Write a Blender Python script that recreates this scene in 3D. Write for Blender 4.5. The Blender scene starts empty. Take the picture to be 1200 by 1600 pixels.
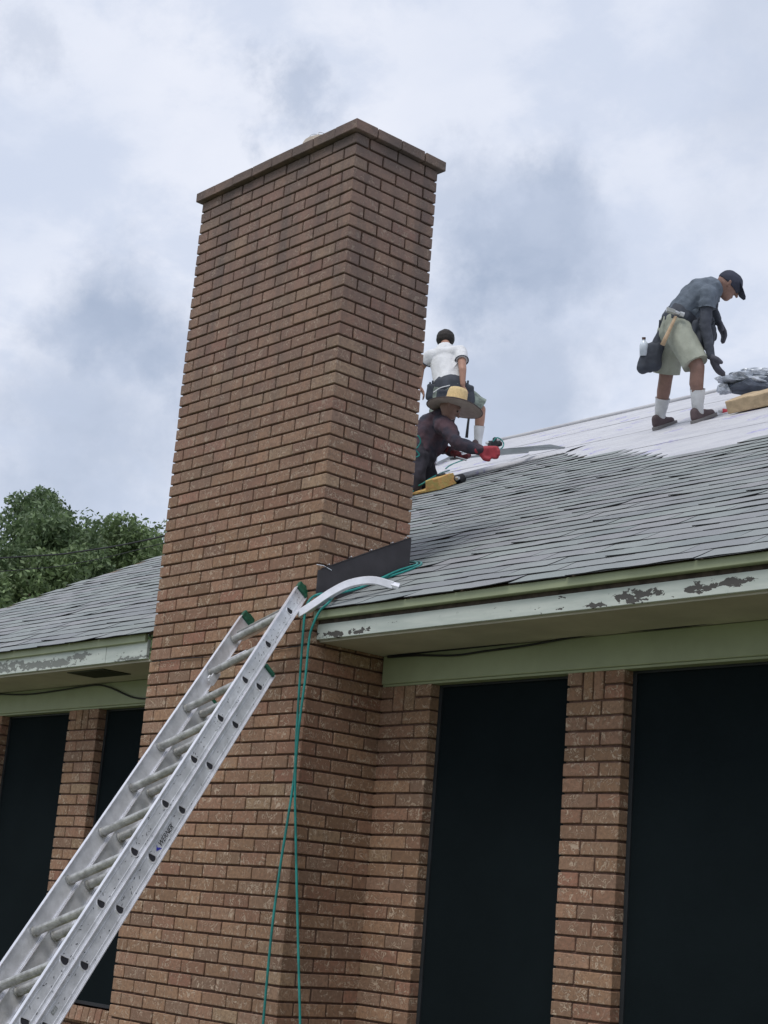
import bpy, bmesh, math, random
import numpy as np
from mathutils import Vector, Matrix, noise as mnoise
random.seed(7); RNG = np.random.default_rng(7)
S = bpy.context.scene
COL = S.collection
ZO = 5.64                      # height of the first brick course line under the chimney cap above the lawn
# ------------------------------------------------------------------ camera
RT_ = Vector((0.66757796, 0.74035141, 0.0788635)); UP_ = Vector((0.13008018, -0.22027118, 0.96672631)); FW_ = Vector((-0.73308854, 0.6351066, 0.24335323))
CP = Vector((6.11018808, -4.88621743, -4.03990711)); FPX = 2504.6856
cam_d = bpy.data.cameras.new('camera'); cam = bpy.data.objects.new('camera', cam_d); COL.objects.link(cam)
M = Matrix((RT_, UP_, -FW_)).transposed().to_4x4(); M.translation = CP + Vector((0, 0, ZO)); cam.matrix_world = M
cam_d.sensor_fit = 'VERTICAL'; cam_d.sensor_height = 36; cam_d.lens = FPX / 1600 * 36; cam_d.clip_end = 3000; cam_d.clip_start = .1
S.camera = cam
# ------------------------------------------------------------------ world and sun
SUN_EL, SUN_AZ = math.radians(58), math.radians(166)     # azimuth clockwise from +Y
w = bpy.data.worlds.new('World'); S.world = w; w.use_nodes = True
nt = w.node_tree; nt.nodes.clear()
def N(t, k, **kw):
    n = t.nodes.new(k)
    for a, b in kw.items(): setattr(n, a, b)
    return n
def L(t, a, b): t.links.new(a, b)
def mathn(t, op, a, b=None, c=None, clamp=False):
    n = N(t, 'ShaderNodeMath', operation=op, use_clamp=clamp)
    for i, v in enumerate((a, b, c)):
        if v is None: continue
        if isinstance(v, (int, float)): n.inputs[i].default_value = v
        else: L(t, v, n.inputs[i])
    return n.outputs[0]
def mixc(t, f, a, b, mode='MIX'):
    n = N(t, 'ShaderNodeMix', data_type='RGBA', blend_type=mode)
    for s, v in ((n.inputs[0], f), (n.inputs[6], a), (n.inputs[7], b)):
        if isinstance(v, (int, float)): s.default_value = v
        elif isinstance(v, (tuple, list)): s.default_value = (*v, 1)
        else: L(t, v, s)
    return n.outputs[2]
def vmath(t, op, a, b=None, out=0):
    n = N(t, 'ShaderNodeVectorMath', operation=op)
    for i, v in enumerate((a, b)):
        if v is None: continue
        if isinstance(v, (tuple, list)): n.inputs[i].default_value = v
        elif isinstance(v, (int, float)): n.inputs[3].default_value = v
        else: L(t, v, n.inputs[i])
    return n.outputs[out]
def noisen(t, vec, scale, detail=3, rough=.55, dist=0, out=0):
    n = N(t, 'ShaderNodeTexNoise'); n.inputs['Scale'].default_value = scale; n.inputs['Detail'].default_value = detail
    n.inputs['Roughness'].default_value = rough; n.inputs['Distortion'].default_value = dist
    if vec is not None: L(t, vec, n.inputs['Vector'])
    return n.outputs[out]
def ramp(t, f, stops, interp='LINEAR'):
    n = N(t, 'ShaderNodeValToRGB'); n.color_ramp.interpolation = interp
    e = n.color_ramp.elements
    while len(e) < len(stops): e.new(.5)
    for i, (p, c) in enumerate(stops):
        e[i].position = p; e[i].color = (*c, 1) if isinstance(c, (tuple, list)) else (c, c, c, 1)
    L(t, f, n.inputs[0]); return n.outputs[0]
def smooth(t, v, lo, hi, a=0., b=1.):
    n = N(t, 'ShaderNodeMapRange', interpolation_type='SMOOTHSTEP')
    for i, x in enumerate((v, lo, hi, a, b)):
        if isinstance(x, (int, float)): n.inputs[i].default_value = x
        else: L(t, x, n.inputs[i])
    return n.outputs[0]
sky = N(nt, 'ShaderNodeTexSky', sky_type='NISHITA', sun_disc=False); sky.sun_elevation = SUN_EL; sky.sun_rotation = SUN_AZ; sky.dust_density = 2.5
tc = N(nt, 'ShaderNodeTexCoord').outputs['Generated']
sep = N(nt, 'ShaderNodeSeparateXYZ'); L(nt, tc, sep.inputs[0])
zz = mathn(nt, 'ADD', mathn(nt, 'MAXIMUM', sep.outputs[2], 0.), .35)
cmb = N(nt, 'ShaderNodeCombineXYZ'); L(nt, mathn(nt, 'DIVIDE', sep.outputs[0], zz), cmb.inputs[0]); L(nt, mathn(nt, 'DIVIDE', sep.outputs[1], zz), cmb.inputs[1])
cp = cmb.outputs[0]
n1 = noisen(nt, cp, 2.3, 6, .55, .3); n2 = noisen(nt, cp, 8., 8, .6, .15); n3 = noisen(nt, tc, 3.2, 5, .6, .4)
warp = vmath(nt, 'SCALE', vmath(nt, 'SUBTRACT', noisen(nt, tc, 9, 7, .62, 0, 1), (.5, .5, .5)), .21)
dw = vmath(nt, 'NORMALIZE', vmath(nt, 'ADD', tc, warp))
dark = smooth(nt, n3, .50, .72, 0, .32)
for c, r0, r1, k in (((-.822, .475, .318), .012, .075, .95), ((-.705, .522, .481), .004, .035, .75), ((-.648, .65, .392), .02, .075, 1.0), ((-.672, .61, .415), .01, .05, .55),
                     ((-.672, .672, .31), .02, .08, .75), ((-.84, .47, .255), .01, .10, .75), ((-.70, .655, .28), .01, .07, .55), ((-.80, .38, .47), .004, .03, .35), ((-.47, .72, .50), .02, .1, .4), ((.3, .8, .5), .05, .25, .6), ((-.9, -.2, .4), .05, .3, .6), ((.5, -.7, .5), .05, .3, .5)):
    dt = vmath(nt, 'DISTANCE', dw, Vector(c).normalized()[:], 1)
    m = smooth(nt, dt, r0, r1 * 1.15, k, 0.)
    dark = mathn(nt, 'MAXIMUM', dark, m)
cbase = mixc(nt, smooth(nt, n1, .3, .7), (6.3, 6.8, 7.95), (7.6, 7.85, 8.65))
cbase = mixc(nt, smooth(nt, n2, .42, .64, 0, .75), cbase, (5.6, 6.2, 7.5))
cdark = mixc(nt, smooth(nt, n2, .3, .7), (3.45, 4.1, 5.35), (4.5, 5.1, 6.35))
cl = mixc(nt, dark, cbase, cdark)
cl = mixc(nt, .9, sky.outputs[0], cl)
bg = N(nt, 'ShaderNodeBackground'); bg.inputs[1].default_value = .112; L(nt, cl, bg.inputs[0])
L(nt, bg.outputs[0], N(nt, 'ShaderNodeOutputWorld').inputs[0])
sd = bpy.data.lights.new('sun', 'SUN'); sd.energy = 1.5; sd.angle = math.radians(24); sd.color = (1, .96, .9)
sun = bpy.data.objects.new('sun', sd); COL.objects.link(sun)
sdir = Vector((math.sin(SUN_AZ) * math.cos(SUN_EL), math.cos(SUN_AZ) * math.cos(SUN_EL), math.sin(SUN_EL)))
sun.rotation_euler = sdir.to_track_quat('Z', 'Y').to_euler(); sun.location = sdir * 40
S.view_settings.view_transform = 'Standard'; S.view_settings.look = 'None'; S.view_settings.exposure = 0.1; S.view_settings.gamma = 1; S.view_settings.use_curve_mapping = False
# ------------------------------------------------------------------ geometry of the view: pixels of the 1200x1600 photograph to points of the place
SL, RZ = .527, -2.605          # roof pitch (rise over run) and height of the eave line
def ray(x, y): return FW_ + RT_ * ((x - 600) / FPX) - UP_ * ((y - 800) / FPX)
def PT(x, y, depth): return CP + ray(x, y) * depth
def onp(x, y, n, c):
    d = ray(x, y); n = Vector(n); return CP + d * ((c - n.dot(CP)) / n.dot(d))
def AX(x, y, v): return onp(x, y, (1, 0, 0), v)
def AY(x, y, v): return onp(x, y, (0, 1, 0), v)
def ROOF(x, y): return onp(x, y, (0, -SL, 1), RZ)
def rz(Y): return RZ + SL * Y
def rslope(X, s, up=0.):       # point of the roof plane at slope distance s from the eave
    k = math.sqrt(1 + SL * SL); return Vector((X, s / k - up * SL / k, RZ + s * SL / k + up / k))
def depth_of(p): return (Vector(p) - CP).dot(FW_)
def px_of(p):
    d = Vector(p) - CP; z = d.dot(FW_)
    return (600 + FPX * d.dot(RT_) / z, 800 - FPX * d.dot(UP_) / z) if z > .1 else (1e6, 1e6)
# ------------------------------------------------------------------ object helpers
ORG = {}
def org(p): return ORG.get(p.name, Vector((0, 0, 0))) if p else Vector((0, 0, 0))
def tag(o, label=None, cat=None, group=None, kind=None):
    for k, v in (('label', label), ('category', cat), ('group', group), ('kind', kind)):
        if v: o[k] = v
    return o
def thing(name, loc, label, cat, group=None):
    o = bpy.data.objects.new(name, None); COL.objects.link(o); o.empty_display_size = .2
    v = Vector(loc) + Vector((0, 0, ZO)); o.location = v; ORG[o.name] = v
    return tag(o, label, cat, group)
def link(name, me, parent=None, mat=None, smooth_=False):
    o = bpy.data.objects.new(name, me); COL.objects.link(o)
    if parent is not None: o.parent = parent
    ORG[o.name] = org(parent)
    if mat is not None and not me.materials: me.materials.append(mat)
    if smooth_: me.polygons.foreach_set('use_smooth', [True] * len(me.polygons))
    return o
class MB:
    """collects geometry in house coordinates and links it as ONE mesh object"""
    def __init__(s): s.v = []; s.f = []; s.m = []; s.cur = 0
    def add(s, vs, fs):
        b = len(s.v); s.v += [tuple(v) for v in vs]; s.f += [tuple(i + b for i in f) for f in fs]; s.m += [s.cur] * len(fs)
    def box(s, a, b):
        x0, y0, z0 = a; x1, y1, z1 = b
        s.add([(x0, y0, z0), (x1, y0, z0), (x1, y1, z0), (x0, y1, z0), (x0, y0, z1), (x1, y0, z1), (x1, y1, z1), (x0, y1, z1)],
              [(3, 2, 1, 0), (4, 5, 6, 7), (0, 1, 5, 4), (1, 2, 6, 5), (2, 3, 7, 6), (3, 0, 4, 7)])
    def obox(s, c, ax, ay, az):   # oriented box from half axes
        c = Vector(c); P = [c + ax * i + ay * j + az * k for k in (-1, 1) for i, j in ((-1, -1), (1, -1), (1, 1), (-1, 1))]
        s.add(P, [(3, 2, 1, 0), (4, 5, 6, 7), (0, 1, 5, 4), (1, 2, 6, 5), (2, 3, 7, 6), (3, 0, 4, 7)])
    def tube(s, pts, r, n=8, caps=True, prof=None):
        pts = [Vector(p) for p in pts]; rr = r if isinstance(r, (list, tuple)) else [r] * len(pts)
        u = None; rings = []
        for i, p in enumerate(pts):
            t = (pts[min(i + 1, len(pts) - 1)] - pts[max(i - 1, 0)]).normalized()
            if u is None: u = t.orthogonal().normalized()
            u = (u - t * u.dot(t)).normalized(); v = t.cross(u)
            rings.append([p + (u * math.cos(2 * math.pi * k / n) + v * math.sin(2 * math.pi * k / n)) * rr[i] for k in range(n)])
        fs = [(i * n + k, i * n + (k + 1) % n, (i + 1) * n + (k + 1) % n, (i + 1) * n + k) for i in range(len(pts) - 1) for k in range(n)]
        if caps: fs += [tuple(range(n - 1, -1, -1)), tuple((len(pts) - 1) * n + k for k in range(n))]
        s.add([q for R in rings for q in R], fs)
    def loft(s, rings, caps=True):
        n = len(rings[0])
        fs = [(i * n + k, i * n + (k + 1) % n, (i + 1) * n + (k + 1) % n, (i + 1) * n + k) for i in range(len(rings) - 1) for k in range(n)]
        if caps: fs += [tuple(range(n - 1, -1, -1)), tuple((len(rings) - 1) * n + k for k in range(n))]
        s.add([q for R in rings for q in R], fs)
    def build(s, name, mats, parent=None, smooth_=False, bevel=0, seg=1):
        o0 = org(parent); me = bpy.data.meshes.new(name)
        off = Vector((0, 0, ZO)) - o0
        me.from_pydata([(x + off.x, y + off.y, z + off.z) for x, y, z in s.v], [], s.f)
        for m in (mats if isinstance(mats, (list, tuple)) else [mats]): me.materials.append(m)
        if any(s.m): me.polygons.foreach_set('material_index', s.m)
        o = link(name, me, parent, None, smooth_)
        if bevel:
            b = o.modifiers.new('bevel', 'BEVEL'); b.width = bevel; b.segments = seg; b.limit_method = 'ANGLE'; b.angle_limit = .6
        me.update(); return o
def place(name, me, parent, loc, rot=None, mat=None):
    o = bpy.data.objects.new(name, me); COL.objects.link(o); o.parent = parent
    o.location = Vector(loc) + Vector((0, 0, ZO)) - org(parent)
    if rot is not None: o.rotation_euler = rot
    return o
def spline(pts, n=8):
    P = [Vector(p) for p in pts]; P = [P[0] * 2 - P[1]] + P + [P[-1] * 2 - P[-2]]; out = []
    for i in range(1, len(P) - 2):
        for k in range(n):
            t = k / n; a, b, c, d = P[i - 1:i + 3]
            out.append(.5 * ((2 * b) + (c - a) * t + (2 * a - 5 * b + 4 * c - d) * t * t + (3 * b - a - 3 * c + d) * t ** 3))
    return out + [P[-2]]
# ------------------------------------------------------------------ materials
def mat(name, col, rough=.7, metal=0., var=.15, scale=8., bump=0., bscale=40., spec=.4, tint=None, island=0.):
    m = bpy.data.materials.new(name); m.use_nodes = True; t = m.node_tree; b = t.nodes['Principled BSDF']
    b.inputs['Roughness'].default_value = rough; b.inputs['Metallic'].default_value = metal; b.inputs['Specular IOR Level'].default_value = spec
    g = N(t, 'ShaderNodeNewGeometry'); pos = g.outputs['Position']
    n = noisen(t, pos, scale, 5, .6)
    lo = tuple(c * (1 - var) for c in col); hi = tuple(min(1, c * (1 + var)) for c in col)
    if tint: lo = tint
    c = mixc(t, smooth(t, n, .3, .7), lo, hi)
    if island:
        r = g.outputs['Random Per Island']; c = mixc(t, 1.0, c, ramp(t, r, [(0, 1 - island), (1, 1 + island)]), 'MULTIPLY')
    L(t, c, b.inputs['Base Color'])
    if bump:
        bn = N(t, 'ShaderNodeBump'); bn.inputs['Strength'].default_value = bump; bn.inputs['Distance'].default_value = .01
        L(t, noisen(t, pos, bscale, 4, .6), bn.inputs['Height']); L(t, bn.outputs[0], b.inputs['Normal'])
    m.diffuse_color = (*col, 1); return m
def brick_mat():
    m = bpy.data.materials.new('rustic_brick'); m.use_nodes = True; t = m.node_tree; b = t.nodes['Principled BSDF']
    b.inputs['Roughness'].default_value = .9; b.inputs['Specular IOR Level'].default_value = .2
    g = N(t, 'ShaderNodeNewGeometry'); pos = g.outputs['Position']
    r = mathn(t, 'FRACT', mathn(t, 'ADD', g.outputs['Random Per Island'], N(t, 'ShaderNodeObjectInfo').outputs['Random']))
    r2 = mathn(t, 'FRACT', mathn(t, 'MULTIPLY', r, 37.7))
    base = ramp(t, r, [(0, (.28, .175, .11)), (.22, (.36, .225, .14)), (.4, (.32, .19, .13)), (.52, (.275, .185, .13)), (.66, (.32, .18, .12)), (.8, (.31, .205, .135)), (.92, (.325, .165, .115)), (.97, (.37, .26, .165))])
    base = mixc(t, 1., base, ramp(t, r2, [(0, .78), (1, 1.12)]), 'MULTIPLY')
    mott = noisen(t, pos, 55, 5, .65, .5); base = mixc(t, smooth(t, mott, .35, .68, 0, .65), base, (.175, .115, .08))
    # bark-like scratches left by the wire cut
    q = vmath(t, 'ADD', pos, vmath(t, 'SCALE', noisen(t, pos, 14, 2, .5, 0, 1), .12))
    rid = mathn(t, 'ABSOLUTE', mathn(t, 'SUBTRACT', noisen(t, q, 21, 2, .45, 1.2), .5))
    msk = smooth(t, noisen(t, pos, 17, 2), .42, .58)
    line = mathn(t, 'MULTIPLY', smooth(t, rid, .012, .036, 1, 0), msk)
    base = mixc(t, mathn(t, 'MULTIPLY', line, .85), base, (.50, .40, .30))
    base = mixc(t, 1., base, (1.01, .985, .99), 'MULTIPLY')
    lime = mathn(t, 'MULTIPLY', smooth(t, noisen(t, pos, 7.5, 6, .7, .6), .60, .72), smooth(t, noisen(t, pos, 90, 3, .6), .4, .6))
    base = mixc(t, mathn(t, 'MULTIPLY', lime, .5), base, (.42, .37, .32))
    # soot and algae staining under the cap and in runs down the stack; painted haze
    sp = N(t, 'ShaderNodeSeparateXYZ'); L(t, pos, sp.inputs[0])
    stx = N(t, 'ShaderNodeMapping'); stx.inputs['Scale'].default_value = (5, 5, .9); L(t, pos, stx.inputs[0])
    run = noisen(t, stx.outputs[0], 1.3, 5, .6)
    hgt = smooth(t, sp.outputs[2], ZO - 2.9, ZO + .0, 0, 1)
    st = mathn(t, 'MULTIPLY', smooth(t, run, .36, .7), mathn(t, 'MULTIPLY', hgt, .62))
    top = mathn(t, 'MULTIPLY', smooth(t, sp.outputs[2], ZO - .30, ZO - .02), smooth(t, noisen(t, pos, 5, 4), .3, .6, .25, .8))
    st = mathn(t, 'MAXIMUM', st, mathn(t, 'MULTIPLY', top, .85))
    base = mixc(t, mathn(t, 'MULTIPLY', hgt, .55), base, (.225, .165, .155))  # hazy glare over the upper stack, put into the brick colour as grey
    base = mixc(t, st, base, (.095, .085, .085))
    L(t, base, b.inputs['Base Color'])
    bn = N(t, 'ShaderNodeBump'); bn.inputs['Strength'].default_value = .8; bn.inputs['Distance'].default_value = .004
    L(t, mathn(t, 'SUBTRACT', mott, mathn(t, 'MULTIPLY', line, .5)), bn.inputs['Height']); L(t, bn.outputs[0], b.inputs['Normal'])
    return m
def shingle_mat():
    m = bpy.data.materials.new('asphalt_shingle'); m.use_nodes = True; t = m.node_tree; b = t.nodes['Principled BSDF']
    b.inputs['Roughness'].default_value = .95; b.inputs['Specular IOR Level'].default_value = .15
    g = N(t, 'ShaderNodeNewGeometry'); pos = g.outputs['Position']
    r = mathn(t, 'FRACT', mathn(t, 'ADD', g.outputs['Random Per Island'], N(t, 'ShaderNodeObjectInfo').outputs['Random']))
    base = ramp(t, r, [(0, (.24, .27, .272)), (.3, (.30, .32, .32)), (.5, (.28, .315, .305)), (.7, (.31, .312, .325)), (1, (.255, .27, .282))])
    gr = noisen(t, pos, 420, 2, .7); base = mixc(t, smooth(t, gr, .35, .65, 0, .5), base, (.17, .18, .19))
    pt = noisen(t, pos, 2.1, 4, .6); base = mixc(t, smooth(t, pt, .45, .75, 0, .4), base, (.35, .38, .37))
    pt2 = noisen(t, pos, 6, 4, .6); base = mixc(t, smooth(t, pt2, .58, .85, 0, .12), base, (.19, .2, .21))
    # the cut butt edge of a tab shows the black bitumen
    sp = N(t, 'ShaderNodeSeparateXYZ'); L(t, g.outputs['True Normal'], sp.inputs[0])
    edge = mathn(t, 'LESS_THAN', sp.outputs[2], .35)
    base = mixc(t, edge, base, (.05, .052, .058))
    L(t, base, b.inputs['Base Color'])
    bn = N(t, 'ShaderNodeBump'); bn.inputs['Strength'].default_value = .5; bn.inputs['Distance'].default_value = .002
    L(t, gr, bn.inputs['Height']); L(t, bn.outputs[0], b.inputs['Normal']); return m
def underlay_mat():
    m = bpy.data.materials.new('roof_underlayment'); m.use_nodes = True; t = m.node_tree; b = t.nodes['Principled BSDF']
    b.inputs['Roughness'].default_value = .55; b.inputs['Specular IOR Level'].default_value = .35
    pos = N(t, 'ShaderNodeNewGeometry').outputs['Position']
    mp = N(t, 'ShaderNodeMapping'); mp.inputs['Scale'].default_value = (1.6, 4.2, 0); L(t, pos, mp.inputs[0])
    c = mixc(t, smooth(t, noisen(t, mp.outputs[0], 1.5, 4), .3, .7), (.48, .485, .52), (.55, .555, .58))
    mp2 = N(t, 'ShaderNodeMapping'); mp2.inputs['Scale'].default_value = (2.2, 3.2, 0); L(t, pos, mp2.inputs[0])
    v = N(t, 'ShaderNodeTexVoronoi'); v.inputs['Scale'].default_value = 1.; v.inputs['Randomness'].default_value = .35; L(t, mp2.outputs[0], v.inputs['Vector'])
    mp3 = N(t, 'ShaderNodeMapping'); mp3.inputs['Scale'].default_value = (14, 30, 0); L(t, pos, mp3.inputs[0])
    word = mathn(t, 'MULTIPLY', smooth(t, v.outputs['Distance'], .2, .26, 1, 0), smooth(t, noisen(t, mp3.outputs[0], 1, 2), .45, .55))
    c = mixc(t, mathn(t, 'MULTIPLY', word, .85), c, (.30, .28, .52))
    mp4 = N(t, 'ShaderNodeMapping'); mp4.inputs['Scale'].default_value = (.5, 7, 0); L(t, pos, mp4.inputs[0])
    wr = noisen(t, mp4.outputs[0], 1.2, 5, .65, .4)
    c = mixc(t, smooth(t, noisen(t, pos, 3.5, 4), .55, .8, 0, .3), c, (.40, .40, .46))
    L(t, c, b.inputs['Base Color'])
    bn = N(t, 'ShaderNodeBump'); bn.inputs['Strength'].default_value = .8; bn.inputs['Distance'].default_value = .05
    L(t, wr, bn.inputs['Height']); L(t, bn.outputs[0], b.inputs['Normal']); return m
def fascia_mat(kind):
    m = bpy.data.materials.new('fascia_paint_' + kind); m.use_nodes = True; t = m.node_tree; b = t.nodes['Principled BSDF']
    b.inputs['Roughness'].default_value = .6
    pos = N(t, 'ShaderNodeNewGeometry').outputs['Position']; sp = N(t, 'ShaderNodeSeparateXYZ'); L(t, pos, sp.inputs[0])
    st = N(t, 'ShaderNodeMapping'); st.inputs['Scale'].default_value = (1.5, 1, 12); L(t, pos, st.inputs[0])
    c = mixc(t, smooth(t, noisen(t, st.outputs[0], 1.6, 5, .6), .35, .7), (.55, .59, .545), (.42, .47, .435))
    c = mixc(t, smooth(t, noisen(t, pos, 24, 4), .62, .8, 0, .5), c, (.30, .34, .30))
    h = mathn(t, 'SUBTRACT', sp.outputs[2], ZO - 2.75)
    pk = N(t, 'ShaderNodeMapping'); pk.inputs['Scale'].default_value = (1, 1, 1.9); L(t, pos, pk.inputs[0])
    nz = noisen(t, pk.outputs[0], 22, 5, .62, .3)
    if kind == 'right': bl = [(2.03, .032, .17, .035), (2.33, .036, .11, .03), (2.50, .04, .16, .02), (1.80, .012, .09, .014), (.13, .018, .17, .026), (.30, .022, .13, .022)]
    else: bl = [(-2.6, .04, .55, .045), (-3.2, .05, .6, .05), (-1.66, .012, .2, .022), (-2.25, .06, .2, .03)]
    msk = None
    for x, z, wx, wz in bl:
        dx = mathn(t, 'DIVIDE', mathn(t, 'SUBTRACT', sp.outputs[0], x), wx); dz = mathn(t, 'DIVIDE', mathn(t, 'SUBTRACT', h, z), wz)
        d = mathn(t, 'SQRT', mathn(t, 'ADD', mathn(t, 'POWER', mathn(t, 'ABSOLUTE', dx), 2.), mathn(t, 'POWER', mathn(t, 'ABSOLUTE', dz), 2.)))
        f = smooth(t, d, 0, 1.25, .30, 0.)
        msk = f if msk is None else mathn(t, 'MAXIMUM', msk, f)
    peel = smooth(t, mathn(t, 'ADD', nz, msk), .66, .675)
    c = mixc(t, mathn(t, 'MULTIPLY', peel, .95), c, (.045, .038, .034) if kind == 'right' else (.17, .18, .165))
    L(t, c, b.inputs['Base Color'])
    bn = N(t, 'ShaderNodeBump'); bn.inputs['Strength'].default_value = .6; bn.inputs['Distance'].default_value = .003
    L(t, mathn(t, 'SUBTRACT', 1., peel), bn.inputs['Height']); L(t, bn.outputs[0], b.inputs['Normal']); return m
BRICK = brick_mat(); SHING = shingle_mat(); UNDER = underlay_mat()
MORTAR = mat('mortar', (.12, .072, .056), .95, var=.25, scale=30, bump=.6, bscale=120, spec=.1)
GREEN = mat('sage_paint', (.30, .335, .21), .5, var=.08, scale=3, spec=.35, bump=.1, bscale=30)
SOFF = mat('soffit_paint', (.47, .445, .375), .6, var=.1, scale=4, spec=.3, bump=.15, bscale=25)
WOOD = mat('dark_wood', (.07, .055, .045), .9, var=.4, scale=20)
SCREEN = mat('solar_screen', (.008, .012, .014), .9, var=.1, scale=2, spec=.04, bump=.25, bscale=400)
FRAME = mat('dark_frame', (.02, .024, .028), .5, spec=.4)
ALU = mat('aluminium', (.74, .75, .78), .42, .45, var=.1, scale=14, bump=.12, bscale=60, tint=(.60, .61, .63))
ALUW = mat('aluminium_edge', (.80, .80, .84), .35, .6, var=.08, scale=20)
ALUR = mat('aluminium_rung', (.46, .46, .445), .42, .55, var=.25, scale=30, bump=.2, bscale=90, tint=(.32, .32, .305))
HOLE = mat('rung_bore', (.02, .02, .025), .9)
CAPG = mat('green_plastic', (.012, .085, .05), .45, var=.3, scale=60)
FLASH = mat('flashing_metal', (.065, .06, .065), .5, .5, var=.15, scale=6)
TEAL = mat('teal_hose_rubber', (.015, .21, .19), .45, var=.25, scale=12)
BLACK = mat('black_rubber', (.012, .013, .016), .6)
# ------------------------------------------------------------------ ground
g = MB(); g.add([(-900, -900, -ZO), (900, -900, -ZO), (900, 900, -ZO), (-900, 900, -ZO)], [(0, 1, 2, 3)])
tag(g.build('lawn', mat('grass_ground', (.15, .16, .09), .95, var=.3, scale=1.2, bump=.8, bscale=30)), kind='structure')
# ------------------------------------------------------------------ the house
house = thing('brick_house', (0, 2.5, -ZO), 'brown brick house with grey shingle roof, tall brick chimney and peeling white fascia', 'house')
CH, CW, CD, BX = .0677, 7 * .2032 - .01, 3 * .2032 - .01, .2032     # course height, chimney width and depth, brick module
XE0, XE1 = -6.65, 8.0
def wall_core(name, a, b, parent=house): m = MB(); m.box(a, b); return m.build(name, MORTAR, parent)
chim = wall_core('chimney', (-CW + .011, .011, -ZO), (-.011, CD - .011, .03))
YB = .488                                                           # brick face of the recessed wall
wallp = MB(); wallp.box((XE0 + .35, YB + .21, -ZO), (XE1 - .2, YB + .30, -2.7)); wallp.box((XE0 + .35, YB + .3, -ZO), (XE0 + .5, 12.6, -2.2)); wallp.box((XE1 - .35, YB + .3, -ZO), (XE1 - .2, 12.6, -2.2)); wallp.box((XE0 + .35, 12.6, -ZO), (XE1 - .2, 12.8, -2.6))
wallb = wallp.build('wall', MORTAR, house)
BRICKS = []   # (parent key, centre, size, orientation angle, corner jitter)
def brick(par, x0, x1, y0, y1, z0, z1): BRICKS.append((par, x0, x1, y0, y1, z0, z1))
J = .010
NC = int(ZO / CH)
for n in range(1, NC + 1):
    z1, z0 = -(n - 1) * CH - J / 2, -n * CH + J / 2
    D = .092
    above = n < 42
    if n % 2:     # full brick at the front corner
        for k in range(7): x = -k * BX; brick('c', x - BX + J, x, 0, D, z0, z1)
        ys = [(D + J, D + J + .193), (D + J + .2032, D + J + .2032 + .193), (D + J + .4064, CD)]
    else:
        brick('c', -D, 0, 0, .193, z0, z1)
        for k in range(6): x = -D - J - k * BX; brick('c', x - BX + J, x, 0, D, z0, z1)
        brick('c', -CW, -D - J - 6 * BX, 0, .193, z0, z1)
        ys = [(.2032, .2032 + .193), (.4064, CD)]
    for y0, y1 in ys:
        if above or y0 < YB: brick('c', -D, 0, y0, min(y1, CD if above else YB + .05), z0, z1)
        if above: brick('c', -CW, -CW + D, y0, y1, z0, z1)
    if above and n < 34:
        for k in range(7): x = -k * BX - (0 if n % 2 else .1); brick('c', max(-CW + D + J, x - BX + J), x if k else -D - J, CD - D, CD, z0, z1)
# cap course of bricks standing 3 cm proud
CO = .032
xs = np.linspace(.0 + CO, -CW - CO, 9)
for a, b in zip(xs[:-1], xs[1:]): brick('k', b + .0035, a, -CO, .12, .001, .058); brick('k', b + .0035, a, CD - .12, CD + CO, .001, .058)
ysc = np.linspace(.126, CD - .126, 3)
for a, b in zip(ysc[:-1], ysc[1:]): brick('k', -.09, CO, a, b - .0035, .001, .058); brick('k', -CW - CO, -CW + .09, a, b - .0035, .001, .058)
# piers, sills, wall under the windows
PIERS = [(.0, .367), (1.262, 1.592), (2.49, 2.82), (3.72, 4.05), (4.95, 7.7), (-3.035, -2.68), (-4.25, -3.92), (-6.3, -5.15), (-1.78, -CW - .0)]
ZH, ZS = -2.906, -4.70
NH = 43
pier_objs = {}
for pi, (x0, x1) in enumerate(PIERS):
    if x1 - x0 < .5:
        pc = MB(); pc.box((x0 + .009, YB + .009, ZS - .95), (x1 - .009, YB + .21, ZH + .02)); pier_objs[pi] = pc.build('brick_pier', MORTAR, house)
    else:
        pc = MB(); pc.box((x0 + .009, YB + .009, -ZO), (x1 - .009, YB + .21, ZH + .02)); pier_objs[pi] = pc.build('brick_pier', MORTAR, house)
    for n in range(NH + 1, NC + 1):
        z1, z0 = -(n - 1) * CH - J / 2, -n * CH + J / 2
        key = ('p', pi)
        if x1 - x0 < .5:
            if n in (44, 45):          # stacked pairs and two upright soldiers at the head of each pier
                w4 = (x1 - x0)
                zt = min(z1, ZH - .002)
                brick(key, x0, x0 + .085, YB, YB + .06, z0, zt); brick(key, x1 - .11, x1, YB, YB + .092, z0, zt)
                if n == 44:
                    m_ = (x0 + .095, x1 - .12); h_ = (m_[0] + m_[1]) / 2
                    brick(key, m_[0], h_ - .005, YB, YB + .06, z0 - CH, zt); brick(key, h_ + .005, m_[1], YB, YB + .06, z0 - CH, zt)
                continue
            s = (x1 - x0) * .36 if n % 2 else (x1 - x0) * .62
            if pi == 0: s = x1 - x0 - (.105 if n % 2 else .2)
            brick(key, x0, x0 + s - J / 2, YB, YB + .055, z0, z1); brick(key, x0 + s + J / 2, x1, YB, YB + .092, z0, z1)
        else:
            x = x0 - (0 if n % 2 else .1)
            while x < x1: brick(key, max(x, x0), min(x + BX - J, x1), YB, YB + .09, z0, z1); x += BX
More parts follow.
